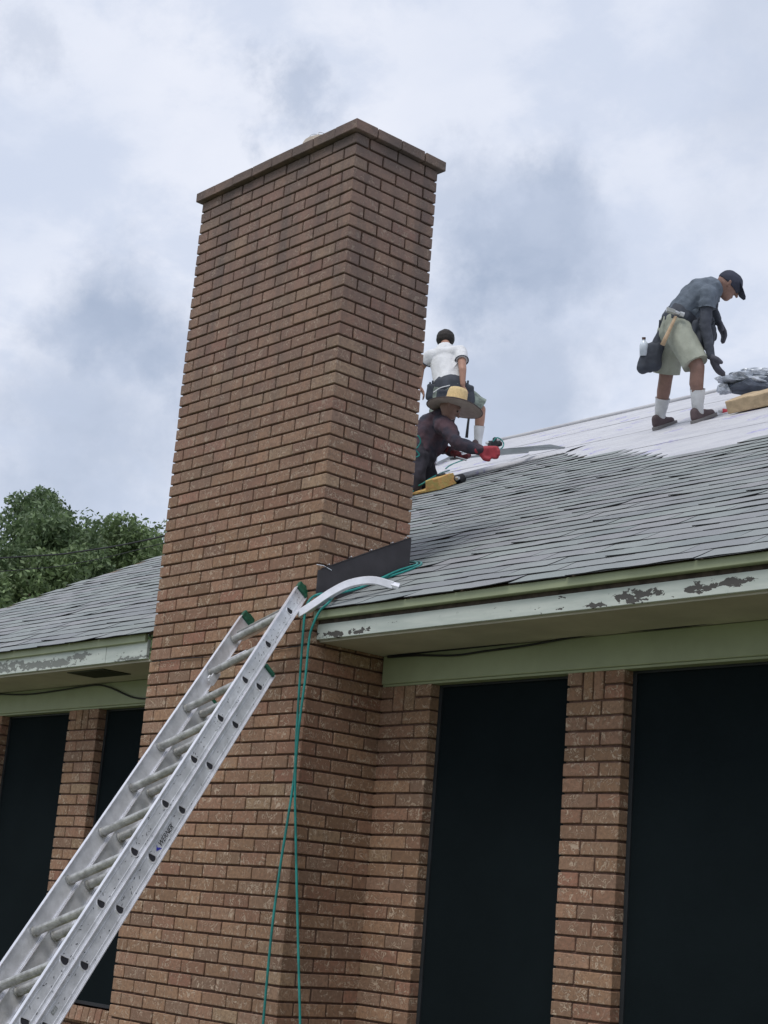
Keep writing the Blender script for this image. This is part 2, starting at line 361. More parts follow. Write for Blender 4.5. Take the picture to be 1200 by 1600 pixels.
for x0, x1 in ((-CW - 4.9, -CW), (0, 5.0)):
    for n in range(int(-(ZS - .08) / CH) + 1, NC + 1):
        z1, z0 = -(n - 1) * CH - J / 2, -n * CH + J / 2
        x = x0 - (0 if n % 2 else .1)
        while x < x1:
            a, b = max(x, x0), min(x + BX - J, x1); x += BX
            if b - a < .03: continue
            if any(p0 - .01 < a and b < p1 + .01 for p0, p1 in PIERS): continue
            segs = [(a, b)]
            for p0, p1 in PIERS:
                nn = []
                for s0, s1 in segs:
                    if s1 <= p0 or s0 >= p1: nn.append((s0, s1))
                    else:
                        if s0 < p0 - .03: nn.append((s0, p0 - J))
                        if s1 > p1 + .03: nn.append((p1 + J, s1))
                segs = nn
            for s0, s1 in segs: brick('w', s0, s1, YB + .001, YB + .09, z0, z1)
sc_ = MB(); sc_.box((-CW - 4.9, YB + .012, -ZO), (-CW - .02, YB + .2, ZS - .1)); sc_.box((.02, YB + .012, -ZO), (5.0, YB + .2, ZS - .1)); sc_.build('sill_wall', MORTAR, house)
WIN = [(.367, 1.262), (1.592, 2.49), (2.82, 3.72), (4.05, 4.95), (-2.68, -1.78), (-3.92, -3.035), (-5.15, -4.25)]
SILLB = []
for x0, x1 in WIN:
    wfr = MB(); yw = YB + .058; f_ = .022
    for a, b in (((x0, yw, ZS + .002), (x0 + f_, yw + .03, ZH)), ((x1 - f_, yw, ZS + .002), (x1, yw + .03, ZH)), ((x0 + f_, yw, ZH - f_), (x1 - f_, yw + .03, ZH)), ((x0 + f_, yw, ZS + .002), (x1 - f_, yw + .03, ZS + f_))): wfr.box(a, b)
    wo = wfr.build('window', FRAME, house)
    sc = MB(); sc.box((x0 + f_, yw + .008, ZS + f_), (x1 - f_, yw + .012, ZH - f_)); sc.build('screen', SCREEN, wo)
    gl = MB(); gl.box((x0 + .01, yw + .06, ZS), (x1 - .01, yw + .066, ZH)); gl.build('pane', FRAME, wo)
    nb = round((x1 - x0) / .0677); st = (x1 - x0) / nb
    for k in range(nb): SILLB.append((x0 + k * st + .004, x0 + (k + 1) * st - .004))
# brick meshes: a bevelled block, shared between alike bricks
def brick_mesh(sx, sy, sz, seed, bevel=.003):
    rr = random.Random(seed); bm = bmesh.new(); bmesh.ops.create_cube(bm, size=1)
    bmesh.ops.scale(bm, vec=(sx, sy, sz), verts=bm.verts)
    for v in bm.verts: v.co += Vector((rr.uniform(-.0012, .0012), rr.uniform(-.001, .001), rr.uniform(-.0016, .0016)))
    bmesh.ops.bevel(bm, geom=list(bm.edges), offset=bevel, segments=1, affect='EDGES', profile=.5)
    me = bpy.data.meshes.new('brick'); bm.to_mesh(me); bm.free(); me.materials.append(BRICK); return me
BM = {}
def bmesh_for(sx, sy, sz):
    key = (round(sx, 3), round(sy, 3), round(sz, 3), random.randrange(5))
    if key not in BM: BM[key] = brick_mesh(sx, sy, sz, hash(key) & 0xffff)
    return BM[key]
def shown(b):
    par, x0, x1, y0, y1, z0, z1 = b
    a = 0
    def quad(P):
        q = [px_of(p) for p in P]
        if any(u < -2 or u > 1202 or v < -2 or v > 1602 for u, v in q[:1]): return 0
        return abs(sum(q[i][0] * q[(i + 1) % 4][1] - q[(i + 1) % 4][0] * q[i][1] for i in range(4))) / 2
    if y0 < .01 or (par not in ('c', 'k') and y0 < YB + .02): a += quad([(x0, y0, z0), (x1, y0, z0), (x1, y0, z1), (x0, y0, z1)])
    if x1 > -.01: a += quad([(x1, y0, z0), (x1, y1, z0), (x1, y1, z1), (x1, y0, z1)]) if (par in ('c', 'k') and x1 < .05) else 0
    if par not in ('c', 'k') and x0 < -CW + .001 and False: a = 0
    cx, cy = px_of(((x0 + x1) / 2, y0, (z0 + z1) / 2))
    # behind the ladder
    lx = 452 + (cy - 956) * (99 - 452) / (1501 - 956)
    if par == 'c' and cy > 960 and lx - 60 < cx < lx + 35: a *= .4
    if par not in ('c', 'k') and cx < 240 and cy > 1330: a = 0
    if par == ('p', 8): a = 0
    if par == 'c' and y0 > .01 and z1 < rz(y0) and z0 > -2.76: a = 0
    if par == 'c' and y0 > YB - .05 and z1 < rz(y0): a = 0
    return a
area = [shown(b) for b in BRICKS]
order = sorted(range(len(BRICKS)), key=lambda i: -area[i]); keep = set(i for i in order[:300] if area[i] > 60)
sizes = {}
rest = {}
def parent_of(par): return chim if par in ('c', 'k') else (wallb if par == 'w' else pier_objs[par[1]])
def jit(): return random.uniform(-.0012, .0022)
for i, b in enumerate(BRICKS):
    par, x0, x1, y0, y1, z0, z1 = b
    c = Vector(((x0 + x1) / 2, (y0 + y1) / 2, (z0 + z1) / 2)); s = (x1 - x0, y1 - y0, z1 - z0)
    if min(s) < .012: continue
    me = bmesh_for(*s); j = jit()
    out = Vector((0, -j, 0)) if (y0 < .01 or par not in ('c', 'k')) else Vector((j, 0, 0))
    rot = (0, random.uniform(-.006, .006), random.uniform(-.004, .004))
    if i in keep: place('brick', me, parent_of(par), c + out, rot)
    else: rest.setdefault(parent_of(par).name, (parent_of(par), []))[1].append((me, c + out, rot))
def join_stuff(name, parent, items, material, kind='stuff'):
    V = []; F = []; b = 0; off = Vector((0, 0, ZO)) - org(parent)
    cache = {}
    for me, c, rot, *sx in items:
        if me.name not in cache:
            cache[me.name] = (np.array([v.co[:] for v in me.vertices]), [tuple(p.vertices) for p in me.polygons])
        vv, ff = cache[me.name]
        R = np.array(Matrix.Rotation(rot[2], 3, 'Z') @ Matrix.Rotation(rot[1], 3, 'Y') @ Matrix.Rotation(rot[0], 3, 'X'))
        V.append((vv * np.array([sx[0] if sx else 1., 1, 1])) @ R.T + np.array(c + off)); F += [tuple(k + b for k in f) for f in ff]; b += len(vv)
    me = bpy.data.meshes.new(name); me.from_pydata(np.concatenate(V).tolist(), [], F); me.materials.append(material)
    o = link(name, me, parent); o['kind'] = kind; return o
sill_items = []
for k, (a, b) in enumerate(SILLB):
    sill_items.append((bmesh_for(b - a, .13, .085), Vector(((a + b) / 2, YB + .03, ZS - .052)), (-.16 + random.uniform(-.01, .01), 0, 0)))
rest.setdefault(wallb.name, (wallb, []))[1].extend(sill_items)
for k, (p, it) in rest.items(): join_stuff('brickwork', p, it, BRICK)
# chimney crown: sloped mortar wash and a round flue with a wire spark screen
cr = MB(); cr.loft([[Vector((x, y, .057)) for x, y in ((.0, .0), (.0, CD), (-CW, CD), (-CW, 0))], [Vector((x, y, .095)) for x, y in ((-.45, .15), (-.45, CD - .15), (-CW + .35, CD - .15), (-CW + .35, .15))]])
cr.build('crown', mat('crown_mortar', (.32, .29, .26), .95, var=.2), chim)
fl = MB(); cc = Vector((-.62, .30, .09)); n_ = 24
def ringp(c, r, z): return [c + Vector((math.cos(2 * math.pi * k / n_) * r, math.sin(2 * math.pi * k / n_) * r, z)) for k in range(n_)]
fl.loft([ringp(cc, .155, 0), ringp(cc, .155, .14), ringp(cc, .13, .14), ringp(cc, .13, 0)], caps=False)
fl.build('flue', mat('clay_flue', (.52, .46, .40), .85, var=.15), chim)
ws = MB()
for k in range(8):
    a = math.pi * k / 8; ws.tube([cc + Vector((math.cos(a) * .15 * math.cos(t), math.sin(a) * .15 * math.cos(t), .14 + .055 * math.sin(t))) for t in np.linspace(0, math.pi, 11)], .002, 4)
ws.build('spark_screen', mat('galvanised_wire', (.5, .5, .5), .5, .7), chim)
# header boards, soffits, fascia, drip edge
for x0, x1 in ((.016, XE1 - .2), (XE0 + .35, -CW - .003)):
    m = MB(); m.box((x0, YB - .018, ZH), (x1, YB + .2, -2.762)); m.build('header_board', GREEN, house, bevel=.003)
    m = MB(); m.box((x0, YB - .006, ZH - .012), (x1, YB + .052, ZH - .001)); m.build('header_stop', GREEN, house)
    m = MB(); m.box((x0 - .014 if x0 > 0 else x0, .055, -2.760), (x1, YB + .2, -2.748)); sof = m.build('soffit', SOFF, house)
    if x0 < 0:
        v = MB(); va, vb = -2.46, -2.06; v.box((va, .10, -2.766), (vb, .12, -2.758)); v.box((va, .28, -2.766), (vb, .30, -2.758)); v.box((va, .12, -2.766), (va + .02, .28, -2.758)); v.box((vb - .02, .12, -2.766), (vb, .28, -2.758))
        for k in range(14): v.obox((va + .03 + k * .0262, .2, -2.763), Vector((.009, 0, .003)), Vector((0, .08, 0)), Vector((-.0005, 0, .001)))
        v.build('vent', mat('vent_louvre', (.035, .045, .03), .7), sof)
        bk = MB(); bk.box((va + .015, .115, -2.7615), (vb - .015, .285, -2.7605)); bk.build('vent_screen', BLACK, sof)
    m = MB(); m.box((x0, .026, -2.7495), (x1, .05, -2.62)) if False else None
FR, FL = fascia_mat('right'), fascia_mat('left')
def board(name, x0, x1, y0, y1, z0, z1, mt, bev=.002): m = MB(); m.box((x0, y0, z0), (x1, y1, z1)); return m.build(name, mt, house, bevel=bev)
for a, b in ((.002, .362), (.364, 3.2), (3.202, XE1)): board('fascia_board', a, b, .030 + (.002 if a < .1 else 0), .054, -2.750, -2.674, FR)
for a, b in ((-1.93, -1.505), (XE0, -1.932)): board('fascia_board', a, b, .030 + (.002 if b > -1.6 else 0), .054, -2.748, -2.640, FL)
board('drip_edge', .002, XE1, .0, .038, -2.652, -2.612, GREEN, .003)
board('drip_edge', XE0, -1.505, .012, .034, -2.652, -2.605, GREEN, .003)
board('shadow_gap_board', .0, XE1, .040, .060, -2.70, -2.606, WOOD, 0)  # shadow line under the drip edge, made by a dark-coloured board
board('fascia_end', -1.50, -CW - .004, .06, .30, -2.735, -2.62, WOOD, 0)
# roof
roof = MB(); EY = 6.8
def rp(X, Y, d=0): return (X, Y, rz(Y) - d)
XR0a, XR0b = -6.62, -5.68
for (xa, xb, Ya, Yb) in ((XR0a, XE1 + .1, .035, EY),):
    deck = [rp(-1.46, .035, .02), rp(-6.60, .035, .02), rp(-5.66, EY, .02), (-5.66, EY, rz(EY) - .02), (XE1 + .1, EY, rz(EY) - .02), (XE1 + .1, .035, rz(.035) - .02)]
top = [(XR0a, .035), (XE1 + .1, .035), (XE1 + .1, EY), (XR0b, EY)]
roof.loft([[Vector((x, y, rz(y) - .022)) for x, y in top], [Vector((x, y, rz(y) - .009)) for x, y in top]])
bk = [(XR0b, EY), (XE1 + .1, EY), (XE1 + .1, 13.4), (XR0a, 13.4)]
roof.loft([[Vector((x, y, rz(EY) - (y - EY) * SL - .022)) for x, y in bk], [Vector((x, y, rz(EY) - (y - EY) * SL - .009)) for x, y in bk]])
roofo = roof.build('roof', mat('roof_deck', (.16, .12, .08), .9), house)
gab = MB()
for xa, xb in ((XE0 + .36, XE0 + .49), (XE1 - .34, XE1 - .21)):
    gab.add([(x, y, z) for x in (xa, xb) for y, z in ((.7, -2.7), (12.7, -2.7), (6.8, rz(6.8) - .12 if xa > 0 else -2.69))], [(0, 1, 2), (5, 4, 3), (0, 3, 4, 1), (1, 4, 5, 2), (2, 5, 3, 0)])
gab.build('gable', MORTAR, house)
# shingles
EXP, TAB, KS = .1413, .3333, math.sqrt(1 + SL * SL)
def tab_mesh(seed, wd=TAB - .004, ex=EXP):
    rr = random.Random(seed); nx = 3; l = [rr.uniform(.0030, .0070) for _ in range(nx + 1)]
    if rr.random() < .34:
        s = rr.choice((0, 1, 2)); 
        for i in range(nx + 1): l[i] += max(0, .0065 * rr.uniform(.4, 1.1) - abs(i - s * 1.5) * .003)
    th = .0045; V = []; F = []
    k = 1 / KS; U = Vector((0, k, SL * k)); Nn = Vector((0, -SL * k, k)); X = Vector((1, 0, 0))
    for j, (s, hh) in enumerate(((0, None), (.35, None), (1.25, .0))):
        for i in range(nx + 1):
            lift = l[i] if j == 0 else (l[i] * .5 if j == 1 else .0)
            wob = rr.uniform(-.004, .004) if j == 0 else 0
            for tz in (0, 1): V.append(X * (i / nx * wd) + U * (s * ex + wob) + Nn * (lift + th * tz - .004))
    def id(j, i, t_): return (j * (nx + 1) + i) * 2 + t_
    for j in range(2):
        for i in range(nx): F += [(id(j, i, 1), id(j, i + 1, 1), id(j + 1, i + 1, 1), id(j + 1, i, 1))]
    for i in range(nx): F += [(id(0, i, 0), id(0, i + 1, 0), id(0, i + 1, 1), id(0, i, 1))]
    for j in range(2): F += [(id(j, 0, 0), id(j, 0, 1), id(j + 1, 0, 1), id(j + 1, 0, 0)), (id(j, nx, 1), id(j, nx, 0), id(j + 1, nx, 0), id(j + 1, nx, 1))]
    for j in range(2): F += [(id(j, 0, 0), id(j + 1, 0, 0), id(j + 1, nx, 0), id(j, nx, 0))]
    me = bpy.data.meshes.new('shingle'); me.from_pydata([v[:] for v in V], [], F); me.materials.append(SHING); return me
TM = [tab_mesh(100 + i) for i in range(16)]
def rows_at(X):
    if X > -.25: return 25 if X > .2 else 24
    if X > -2.55: return 24 + (-.25 - X) / 2.3 * 12
    if X > -4.2: return 36 - (-2.55 - X) / 1.65 * 4
    return 31
tabs = []
for k in range(0, 37):
    s0 = k * EXP - .018
    off = TAB / 2 * (k % 2) + random.uniform(-.012, .012)
    i0 = int((-6.9) / TAB)
    for i in range(i0, int(XE1 / TAB) + 1):
        X = i * TAB + off + random.uniform(-.002, .002)
        Yb = s0 / KS
        if X < -6.62 + .95 * Yb / 6.8 - TAB * .2 or X + TAB > XE1 + .12: continue
        if k > rows_at(X + TAB / 2) - 1 + (.6 if -2.5 < X < -.3 else 0): continue
        if X + TAB > -CW - .004 and X < .0 and s0 / KS < CD - .03:
            if X < -CW - .03: tabs.append((X, s0, (-CW - .006 - X) / TAB)); continue
            elif X + TAB > .03: tabs.append((.006, s0, (X + TAB - .006) / TAB)); continue
            else: continue
        tabs.append((X, s0, 1.))
def tab_area(X, s, sx=1):
    q = [px_of(rslope(X + a * TAB, s + b * EXP)) for a, b in ((0, 0), (1, 0), (1, 1), (0, 1))]
    cx = sum(a for a, _ in q) / 4; cy = sum(b for _, b in q) / 4
    if not (-5 < cx < 1205 and cy < 1600): return 0
    cyl = 300 + 0 * cy
    lx, rx = 320 - (cy - 318) * .1186, 640 + (850 - cy) * .075
    if lx < cx < rx: return 0
    return abs(sum(q[i][0] * q[(i + 1) % 4][1] - q[(i + 1) % 4][0] * q[i][1] for i in range(4))) / 2
ta = [tab_area(*t) for t in tabs]; kp = set(sorted(range(len(tabs)), key=lambda i: -ta[i])[:300])
srest = []
for i, (X, s, sx) in enumerate(tabs):
    me = random.choice(TM); c = rslope(X, s + .005 * mnoise.noise(Vector((X * 1.2, s * 3, 4))), .001 + .003 * mnoise.noise(Vector((X * 1.7, s * 2.2, 9))))
    if i in kp: place('shingle', me, roofo, c).scale.x = sx
    else: srest.append((me, c, (0, 0, 0), sx))
join_stuff('shingle_field', roofo, srest, SHING)
# cut strip of shingle laid along the chimney, and rake trim
# underlayment in overlapping sheets with soft wrinkles
def sheet(s0, s1, lift, seed, xa=-5.75, xb=XE1 + .08):
    m = MB(); nx, ny = 150, 30; V = []
    for j in range(ny + 1):
        s = s0 + (s1 - s0) * j / ny
        x_l = -6.60 + .95 * (s / KS) / 6.8
        for i in range(nx + 1):
            X = x_l + (xb - x_l) * i / nx
            h = .005 * mnoise.noise(Vector((X * .7, s * 7, 1.5))) + .004 * mnoise.noise(Vector((X * 2, s * 19, 2.5)))
            if s < rows_at(X) * EXP - .03: h = -.016
            V.append(rslope(X, s + .012 * mnoise.noise(Vector((X * 1.3, seed, 0))), lift + h))
    F = [(j * (nx + 1) + i, j * (nx + 1) + i + 1, (j + 1) * (nx + 1) + i + 1, (j + 1) * (nx + 1) + i) for j in range(ny) for i in range(nx)]
    m.add(V, F); return m.build('underlayment_sheet', UNDER, roofo, smooth_=True)
sheet(3.15, 4.45, .000, 1); sheet(4.3, 5.6, .002, 2); sheet(5.45, 6.75, .004, 3); sheet(6.6, 7.705, .006, 4)
m = MB()
m.tube([rslope(X, 7.69, .016 + .006 * mnoise.noise(Vector((X * 2, 0, 0)))) for X in np.linspace(XR0b, XE1, 60)], .022, 8); m.build('ridge_fold', UNDER, roofo, smooth_=True)
# turned-up lower edge of the underlayment above the old shingles, between the workers
m = MB(); V = []; xs_ = np.linspace(-3.9, -2.45, 40)
for i, X in enumerate(xs_):
    t_ = i / 39; sb = (4.66 if X < -3.4 else 4.66 + (X + 3.4) / .95 * .38) + .02
    for j, (ds, up) in enumerate(((.30, .012), (.14, .03), (.03, .045), (-.03, .03), (-.045, .008), (-.03, .006), (.03, .036))):
        V.append(rslope(X, sb + ds, up * (.35 + .65 * math.sin(math.pi * min(1, t_ * 1.02)) ** .5)))
F = [(i * 7 + j, (i + 1) * 7 + j, (i + 1) * 7 + j + 1, i * 7 + j + 1) for i in range(39) for j in range(6)]
m.add(V, F); m.build('folded_edge', UNDER, roofo, smooth_=True)
# step flashing on the right side of the chimney
m = MB(); pts = [(.0, -2.52), (.0, -2.405), (.60, -2.112), (CD + .006, -2.112), (CD + .006, rz(CD) - .01), (.3, rz(.3) - .01), (.16, rz(.16) - .0)]
m.loft([[Vector((x, y, z)) for y, z in pts] for x in (.005, .0085)]); m.box((.0085, .16, rz(.16)), (.0086, .17, rz(.16) + .01))
fo = m.build('chimney_flashing', FLASH, roofo)
m = MB(); m.loft([[Vector((x, y, z + dz)) for x, dz in ((.004, 0), (.016, .006), (.016, .010), (.004, .006))] for y, z in ((.02, -2.40), (.3, -2.262), (.60, -2.115))]); m.build('flashing_lip', FLASH, roofo)
for y in (.06, .20, .33, .47, .56):
    m = MB(); m.tube([(.0, y, -2.395 + y * .487), (.018, y, -2.392 + y * .487)], .003, 6); m.build('nail', ALUW, roofo)
m = MB(); m.tube([AX(495, 882, .006), AX(506, 884, .014), AX(518, 891, .012)], .0022, 6); m.build('bent_wire', ALUW, roofo)
# ------------------------------------------------------------------ trees beyond the house
BARK = mat('bark', (.10, .075, .055), .95, var=.3, scale=10, bump=.8, bscale=20)
def leaf_mat(name, a, b_):
    m = bpy.data.materials.new(name); m.use_nodes = True; t = m.node_tree; b = t.nodes['Principled BSDF']; b.inputs['Roughness'].default_value = .55
    gg = N(t, 'ShaderNodeNewGeometry'); r = gg.outputs['Random Per Island']
    c = ramp(t, r, [(0, a), (.7, b_), (1, tuple(min(1, x * 1.5) for x in b_))]); c = mixc(t, smooth(t, noisen(t, gg.outputs['Position'], .8, 3), .35, .65, 0, .35), c, tuple(x * .6 for x in a))
    L(t, c, b.inputs['Base Color'])
    tr = N(t, 'ShaderNodeBsdfTranslucent'); L(t, c, tr.inputs[0]); mx = N(t, 'ShaderNodeMixShader'); mx.inputs[0].default_value = .3
    L(t, b.outputs[0], mx.inputs[1]); L(t, tr.outputs[0], mx.inputs[2]); L(t, mx.outputs[0], t.nodes['Material Output'].inputs[0]); return m
LEAF1 = leaf_mat('leaf_dark', (.08, .13, .06), (.15, .215, .10)); LEAF2 = leaf_mat('leaf_light', (.10, .155, .065), (.18, .25, .11))
def tree(px, top, depth, rx, label, lm, nl, seed, grp='trees behind the left roof'):
    base = PT(px, top, depth); tp = base.z; base.z = -ZO
    t = thing('broadleaf_tree', base, label, 'tree', grp)
    rg = np.random.default_rng(seed); Ht = tp + ZO
    m = MB(); m.tube([base + Vector((.1 * math.sin(z * 1.3), .1 * math.cos(z), z)) for z in np.linspace(0, Ht * .8, 9)], [.26 * (1 - .09 * i) for i in range(9)], 10)
    cz = base.z + Ht * .60; rzv = tp - cz
    ends = []
    for k in range(40):
        th = rg.uniform(0, 6.28); ph = math.asin(rg.uniform(-.5, .98)); rr = rg.uniform(.78, 1.0)
        e = Vector((base.x + math.cos(th) * math.cos(ph) * rx * rr, base.y + math.sin(th) * math.cos(ph) * rx * rr, cz + math.copysign(abs(math.sin(ph)) ** .7, ph) * rzv * rr * .92)); ends.append(e)
        s = Vector((base.x, base.y, base.z + Ht * rg.uniform(.25, .6)))
        if k < 16: m.tube(spline([s, s.lerp(e, .5) + Vector((0, 0, -.25)), e], 4), [.09 * (1 - i / 10) for i in range(9)], 6)
    m.build('trunk', BARK, t, smooth_=True)
    # leaves: many small blades in clumps of uneven size
    cen = []; rad = []
    for e in ends:
        for q in range(10):
            v = rg.normal(size=3); v /= np.linalg.norm(v); cen.append(np.array(e) + v * rg.uniform(.1, .8) * rx * .36); rad.append(rg.uniform(.25, .55) * rx / 3.0)
    cen = np.array(cen); rad = np.array(rad)
    idx = rg.integers(0, len(cen), nl)
    v = rg.normal(size=(nl, 3)); v /= np.linalg.norm(v, axis=1)[:, None]
    p = cen[idx] + v * (rad[idx] * rg.uniform(.35, 1.1, nl) ** .6)[:, None] * np.array([1.15, 1.15, .8])
    a = rg.normal(size=(nl, 3)) + v * .3; a /= np.linalg.norm(a, axis=1)[:, None]
    b = np.cross(a, rg.normal(size=(nl, 3))); b /= np.linalg.norm(b, axis=1)[:, None]
    ln = rg.uniform(.035, .085, nl)[:, None]; wd = ln * .42
    off = np.array(Vector((0, 0, ZO)) - org(t))
    q = np.stack([p - a * ln, p + b * wd, p + a * ln, p - b * wd], 1).reshape(-1, 3) + off
    me = bpy.data.meshes.new('crown'); me.vertices.add(nl * 4); me.vertices.foreach_set('co', q.astype(np.float32).ravel())
    me.loops.add(nl * 4); me.loops.foreach_set('vertex_index', np.arange(nl * 4, dtype=np.int32))
    me.polygons.add(nl); me.polygons.foreach_set('loop_start', np.arange(0, nl * 4, 4, dtype=np.int32)); me.polygons.foreach_set('loop_total', np.full(nl, 4, dtype=np.int32))
    me.update(); me.validate(); me.materials.append(lm); link('crown', me, t)
tree(14, 758, 34, 2.9, 'tall dark green tree at the far left beyond the roof', LEAF1, 90000, 11)
tree(128, 842, 42, 2.6, 'lower dark tree in the gap between the two bigger crowns', LEAF1, 55000, 12)
tree(212, 806, 37, 2.7, 'lighter green tree right beside the chimney beyond the roof', LEAF2, 80000, 13)
tree(-230, 800, 36, 3.2, 'broad green tree just past the left edge of the view', LEAF2, 30000, 14)
tree(80, 868, 32, 2.4, 'short bushy green tree low behind the shingles', LEAF2, 50000, 15)
tree(330, 842, 40, 2.8, 'green tree mostly hidden behind the chimney', LEAF1, 40000, 16)
for (pts, lab) in ((((-500, 900, 30), (0, 872, 24), (130, 861, 22.5), (258, 837, 21), (455, 782, 19)), 'upper black overhead cable crossing in front of the trees'), (((-500, 930, 30), (0, 893, 24), (130, 878, 22.5), (258, 848, 21), (455, 795, 19)), 'lower thinner overhead cable crossing in front of the trees')):
    m = MB(); m.tube(spline([PT(*p) for p in pts], 8), .011 if 'upper' in lab else .006, 6); tag(m.build('overhead_cable', BLACK), lab, 'cable', 'overhead cables')
# ------------------------------------------------------------------ ladder
P0 = Vector((-.004, -.148, -2.636)); d = Vector((-.365, .64, .676)).normalized(); wv = Vector((-.35, -.064, -.128)); wv -= d * wv.dot(d); WL = wv.length; wh = wv.normalized(); nn = d.cross(wh)
foot = P0 + d * ((-ZO - P0.z) / d.z)
lad = thing('extension_ladder', foot, 'long aluminium extension ladder with green end caps leaning on the chimney side', 'ladder')
TT, TB = .222, (-ZO - P0.z) / d.z + .02
def rail(side, n0, n1, ta, tb, inner, name='rail'):
    base = P0 + (wv if side else Vector()) + wh * (inner if not side else -inner)
    m = MB(); c = base + d * ((ta + tb) / 2) + nn * ((n0 + n1) / 2); hl = d * ((ta - tb) / 2)
    m.obox(c, hl, nn * ((n1 - n0) / 2 - .003), wh * .0016)
    m.cur = 1
    for q in (n0, n1): m.obox(base + d * ((ta + tb) / 2) + nn * q, hl, nn * .0018, wh * .0105)
    m.cur = 0
    for q in (n0 + .018, n1 - .018): m.obox(base + d * ((ta + tb) / 2) + nn * q - wh * (.0022 if not side else -.0022), hl, nn * .0012, wh * .001)
    return m.build(name, [ALU, ALUW], lad)
FLY = (-.038, .038); BAS = (-.119, -.042)
rl = [rail(0, *FLY, TT - .05, TB + .35, 0), rail(1, *FLY, TT - .05, TB + .35, 0)]
BT = -2 * .305 + .057 + .135
rb = [rail(0, *BAS, BT, TB, .004), rail(1, *BAS, BT, TB, .004)]
fn = (d * .85 + nn * .4).normalized(); sn = wh.cross(fn).normalized()
def dprof(c, r, cut=.35, n=20):
    out = []
    for k in range(n):
        a = 2 * math.pi * k / n; x, y = math.cos(a) * r, math.sin(a) * r
        y = min(y, r * cut); out.append(c + sn * x + fn * y)
    return out
def rung(c0, L0, r=.0195):
    m = MB(); m.loft([dprof(c0, r), dprof(c0 + wh * L0, r)]); o = m.build('rung', ALUR, lad)
    for e in (.004, L0 - .012):
        k = MB(); k.loft([dprof(c0 + wh * e, r + .005, .45), dprof(c0 + wh * (e + .008), r + .003, .45)]); k.build('collar', ALUR, o)
def bore(c, r=.0205, par=None):
    m = MB(); a, b_, e, f_ = dprof(c - wh * .0016, r + .005, .55), dprof(c - wh * .0042, r + .003, .5), dprof(c - wh * .0042, r - .0005, .45), dprof(c - wh * .002, r - .001, .45)
    m.loft([a, b_, e, f_], caps=False); m.build('rung_end', ALUW, par)
    m = MB(); m.add([p - wh * .0022 for p in dprof(c, r - .0005, .45)], [tuple(range(20))]); m.build('bore', HOLE, par)
k = 0
while -k * .305 > TB + .5:
    c = P0 - d * (k * .305); rung(c, WL); bore(c, par=rl[0]); k += 1
k = 0
while -(k + 2) * .305 + .057 > TB + .1:
    c = P0 - d * ((k + 2) * .305 - .057) + nn * -.08 + wh * .004; rung(c, WL - .008); bore(c - wh * .0, par=rb[0]); k += 1
for s in (0, 1):
    b0 = P0 + (wv if s else Vector())
    m = MB(); cx = b0 + d * (TT - .025); m.obox(cx, d * .028, nn * .0385, wh * .012); m.obox(cx + d * .03 - nn * .012, d * .006, nn * .024, wh * .012); m.build('end_cap', CAPG, lad, bevel=.004)
    m = MB(); cx = b0 + nn * -.08 + d * (BT - .004); m.obox(cx, d * .012, nn * .034, wh * .009); m.build('end_cap', CAPG, lad, bevel=.003)
# rung locks between the fly and the base
for s in (0, 1):
    m = MB(); c = P0 + (wv * (.93 if s else .07)) - d * (1 * .305 + .03) + nn * -.02; m.obox(c, d * .05, nn * .02, wh * .004); m.obox(c - d * .03 + nn * .01, d * .014, nn * .02, wh * .005); m.build('rung_lock', ALU, lad, bevel=.003)
# stand-off stabilizer arm that reaches over the eave and rests on the roof
m = MB(); a_ = P0 + d * .045 - nn * .030 + wh * .012; b_ = P0 + d * .045 - nn * .030 + wv * .97
def chan(path, hw, hh, up):
    V = []
    for i, p in enumerate(path):
        t_ = (path[min(i + 1, len(path) - 1)] - path[max(i - 1, 0)]).normalized(); s_ = t_.cross(up).normalized(); u_ = s_.cross(t_)
        V.append([p - s_ * hw + u_ * hh, p + s_ * hw + u_ * hh, p + s_ * hw - u_ * hh, p - s_ * hw - u_ * hh])
    return V
m.loft(chan([a_, b_], .012, .014, fn)); m.obox(P0 + wv * .47 + fn * .0235, wh * (WL * .45), fn * .0025, sn * .016); D0 = depth_of(P0)
E_ = ROOF(614, 922) + Vector((0, 0, .022)); D1 = depth_of(E_)
arm = spline([PT(x, y, D0 + .06 + (x - 466) / 148 * (D1 - D0 - .06)) for x, y in ((466, 961), (482, 951), (500, 939), (521, 925), (548, 912), (582, 907))] + [E_], 6)
m.loft(chan(arm, .018, .019, Vector((.3, .2, .93))))
st = m.build('stabilizer', ALUW, lad, bevel=.003)
m = MB(); t_ = (arm[-1] - arm[-3]).normalized(); m.tube([E_ - t_ * .01, E_ + t_ * .03], .02, 10); m.build('stabilizer_foot', ALUW, st)
m = MB(); c = P0 + wv * .5 - d * .305 + fn * .013; m.obox(c, wh * .06, fn * .002, sn * .016); m.obox(P0 + wv * .5 - d * .16 - nn * .05, d * .15, nn * .003, wh * .010); m.build('stabilizer_bracket', ALUW, lad)
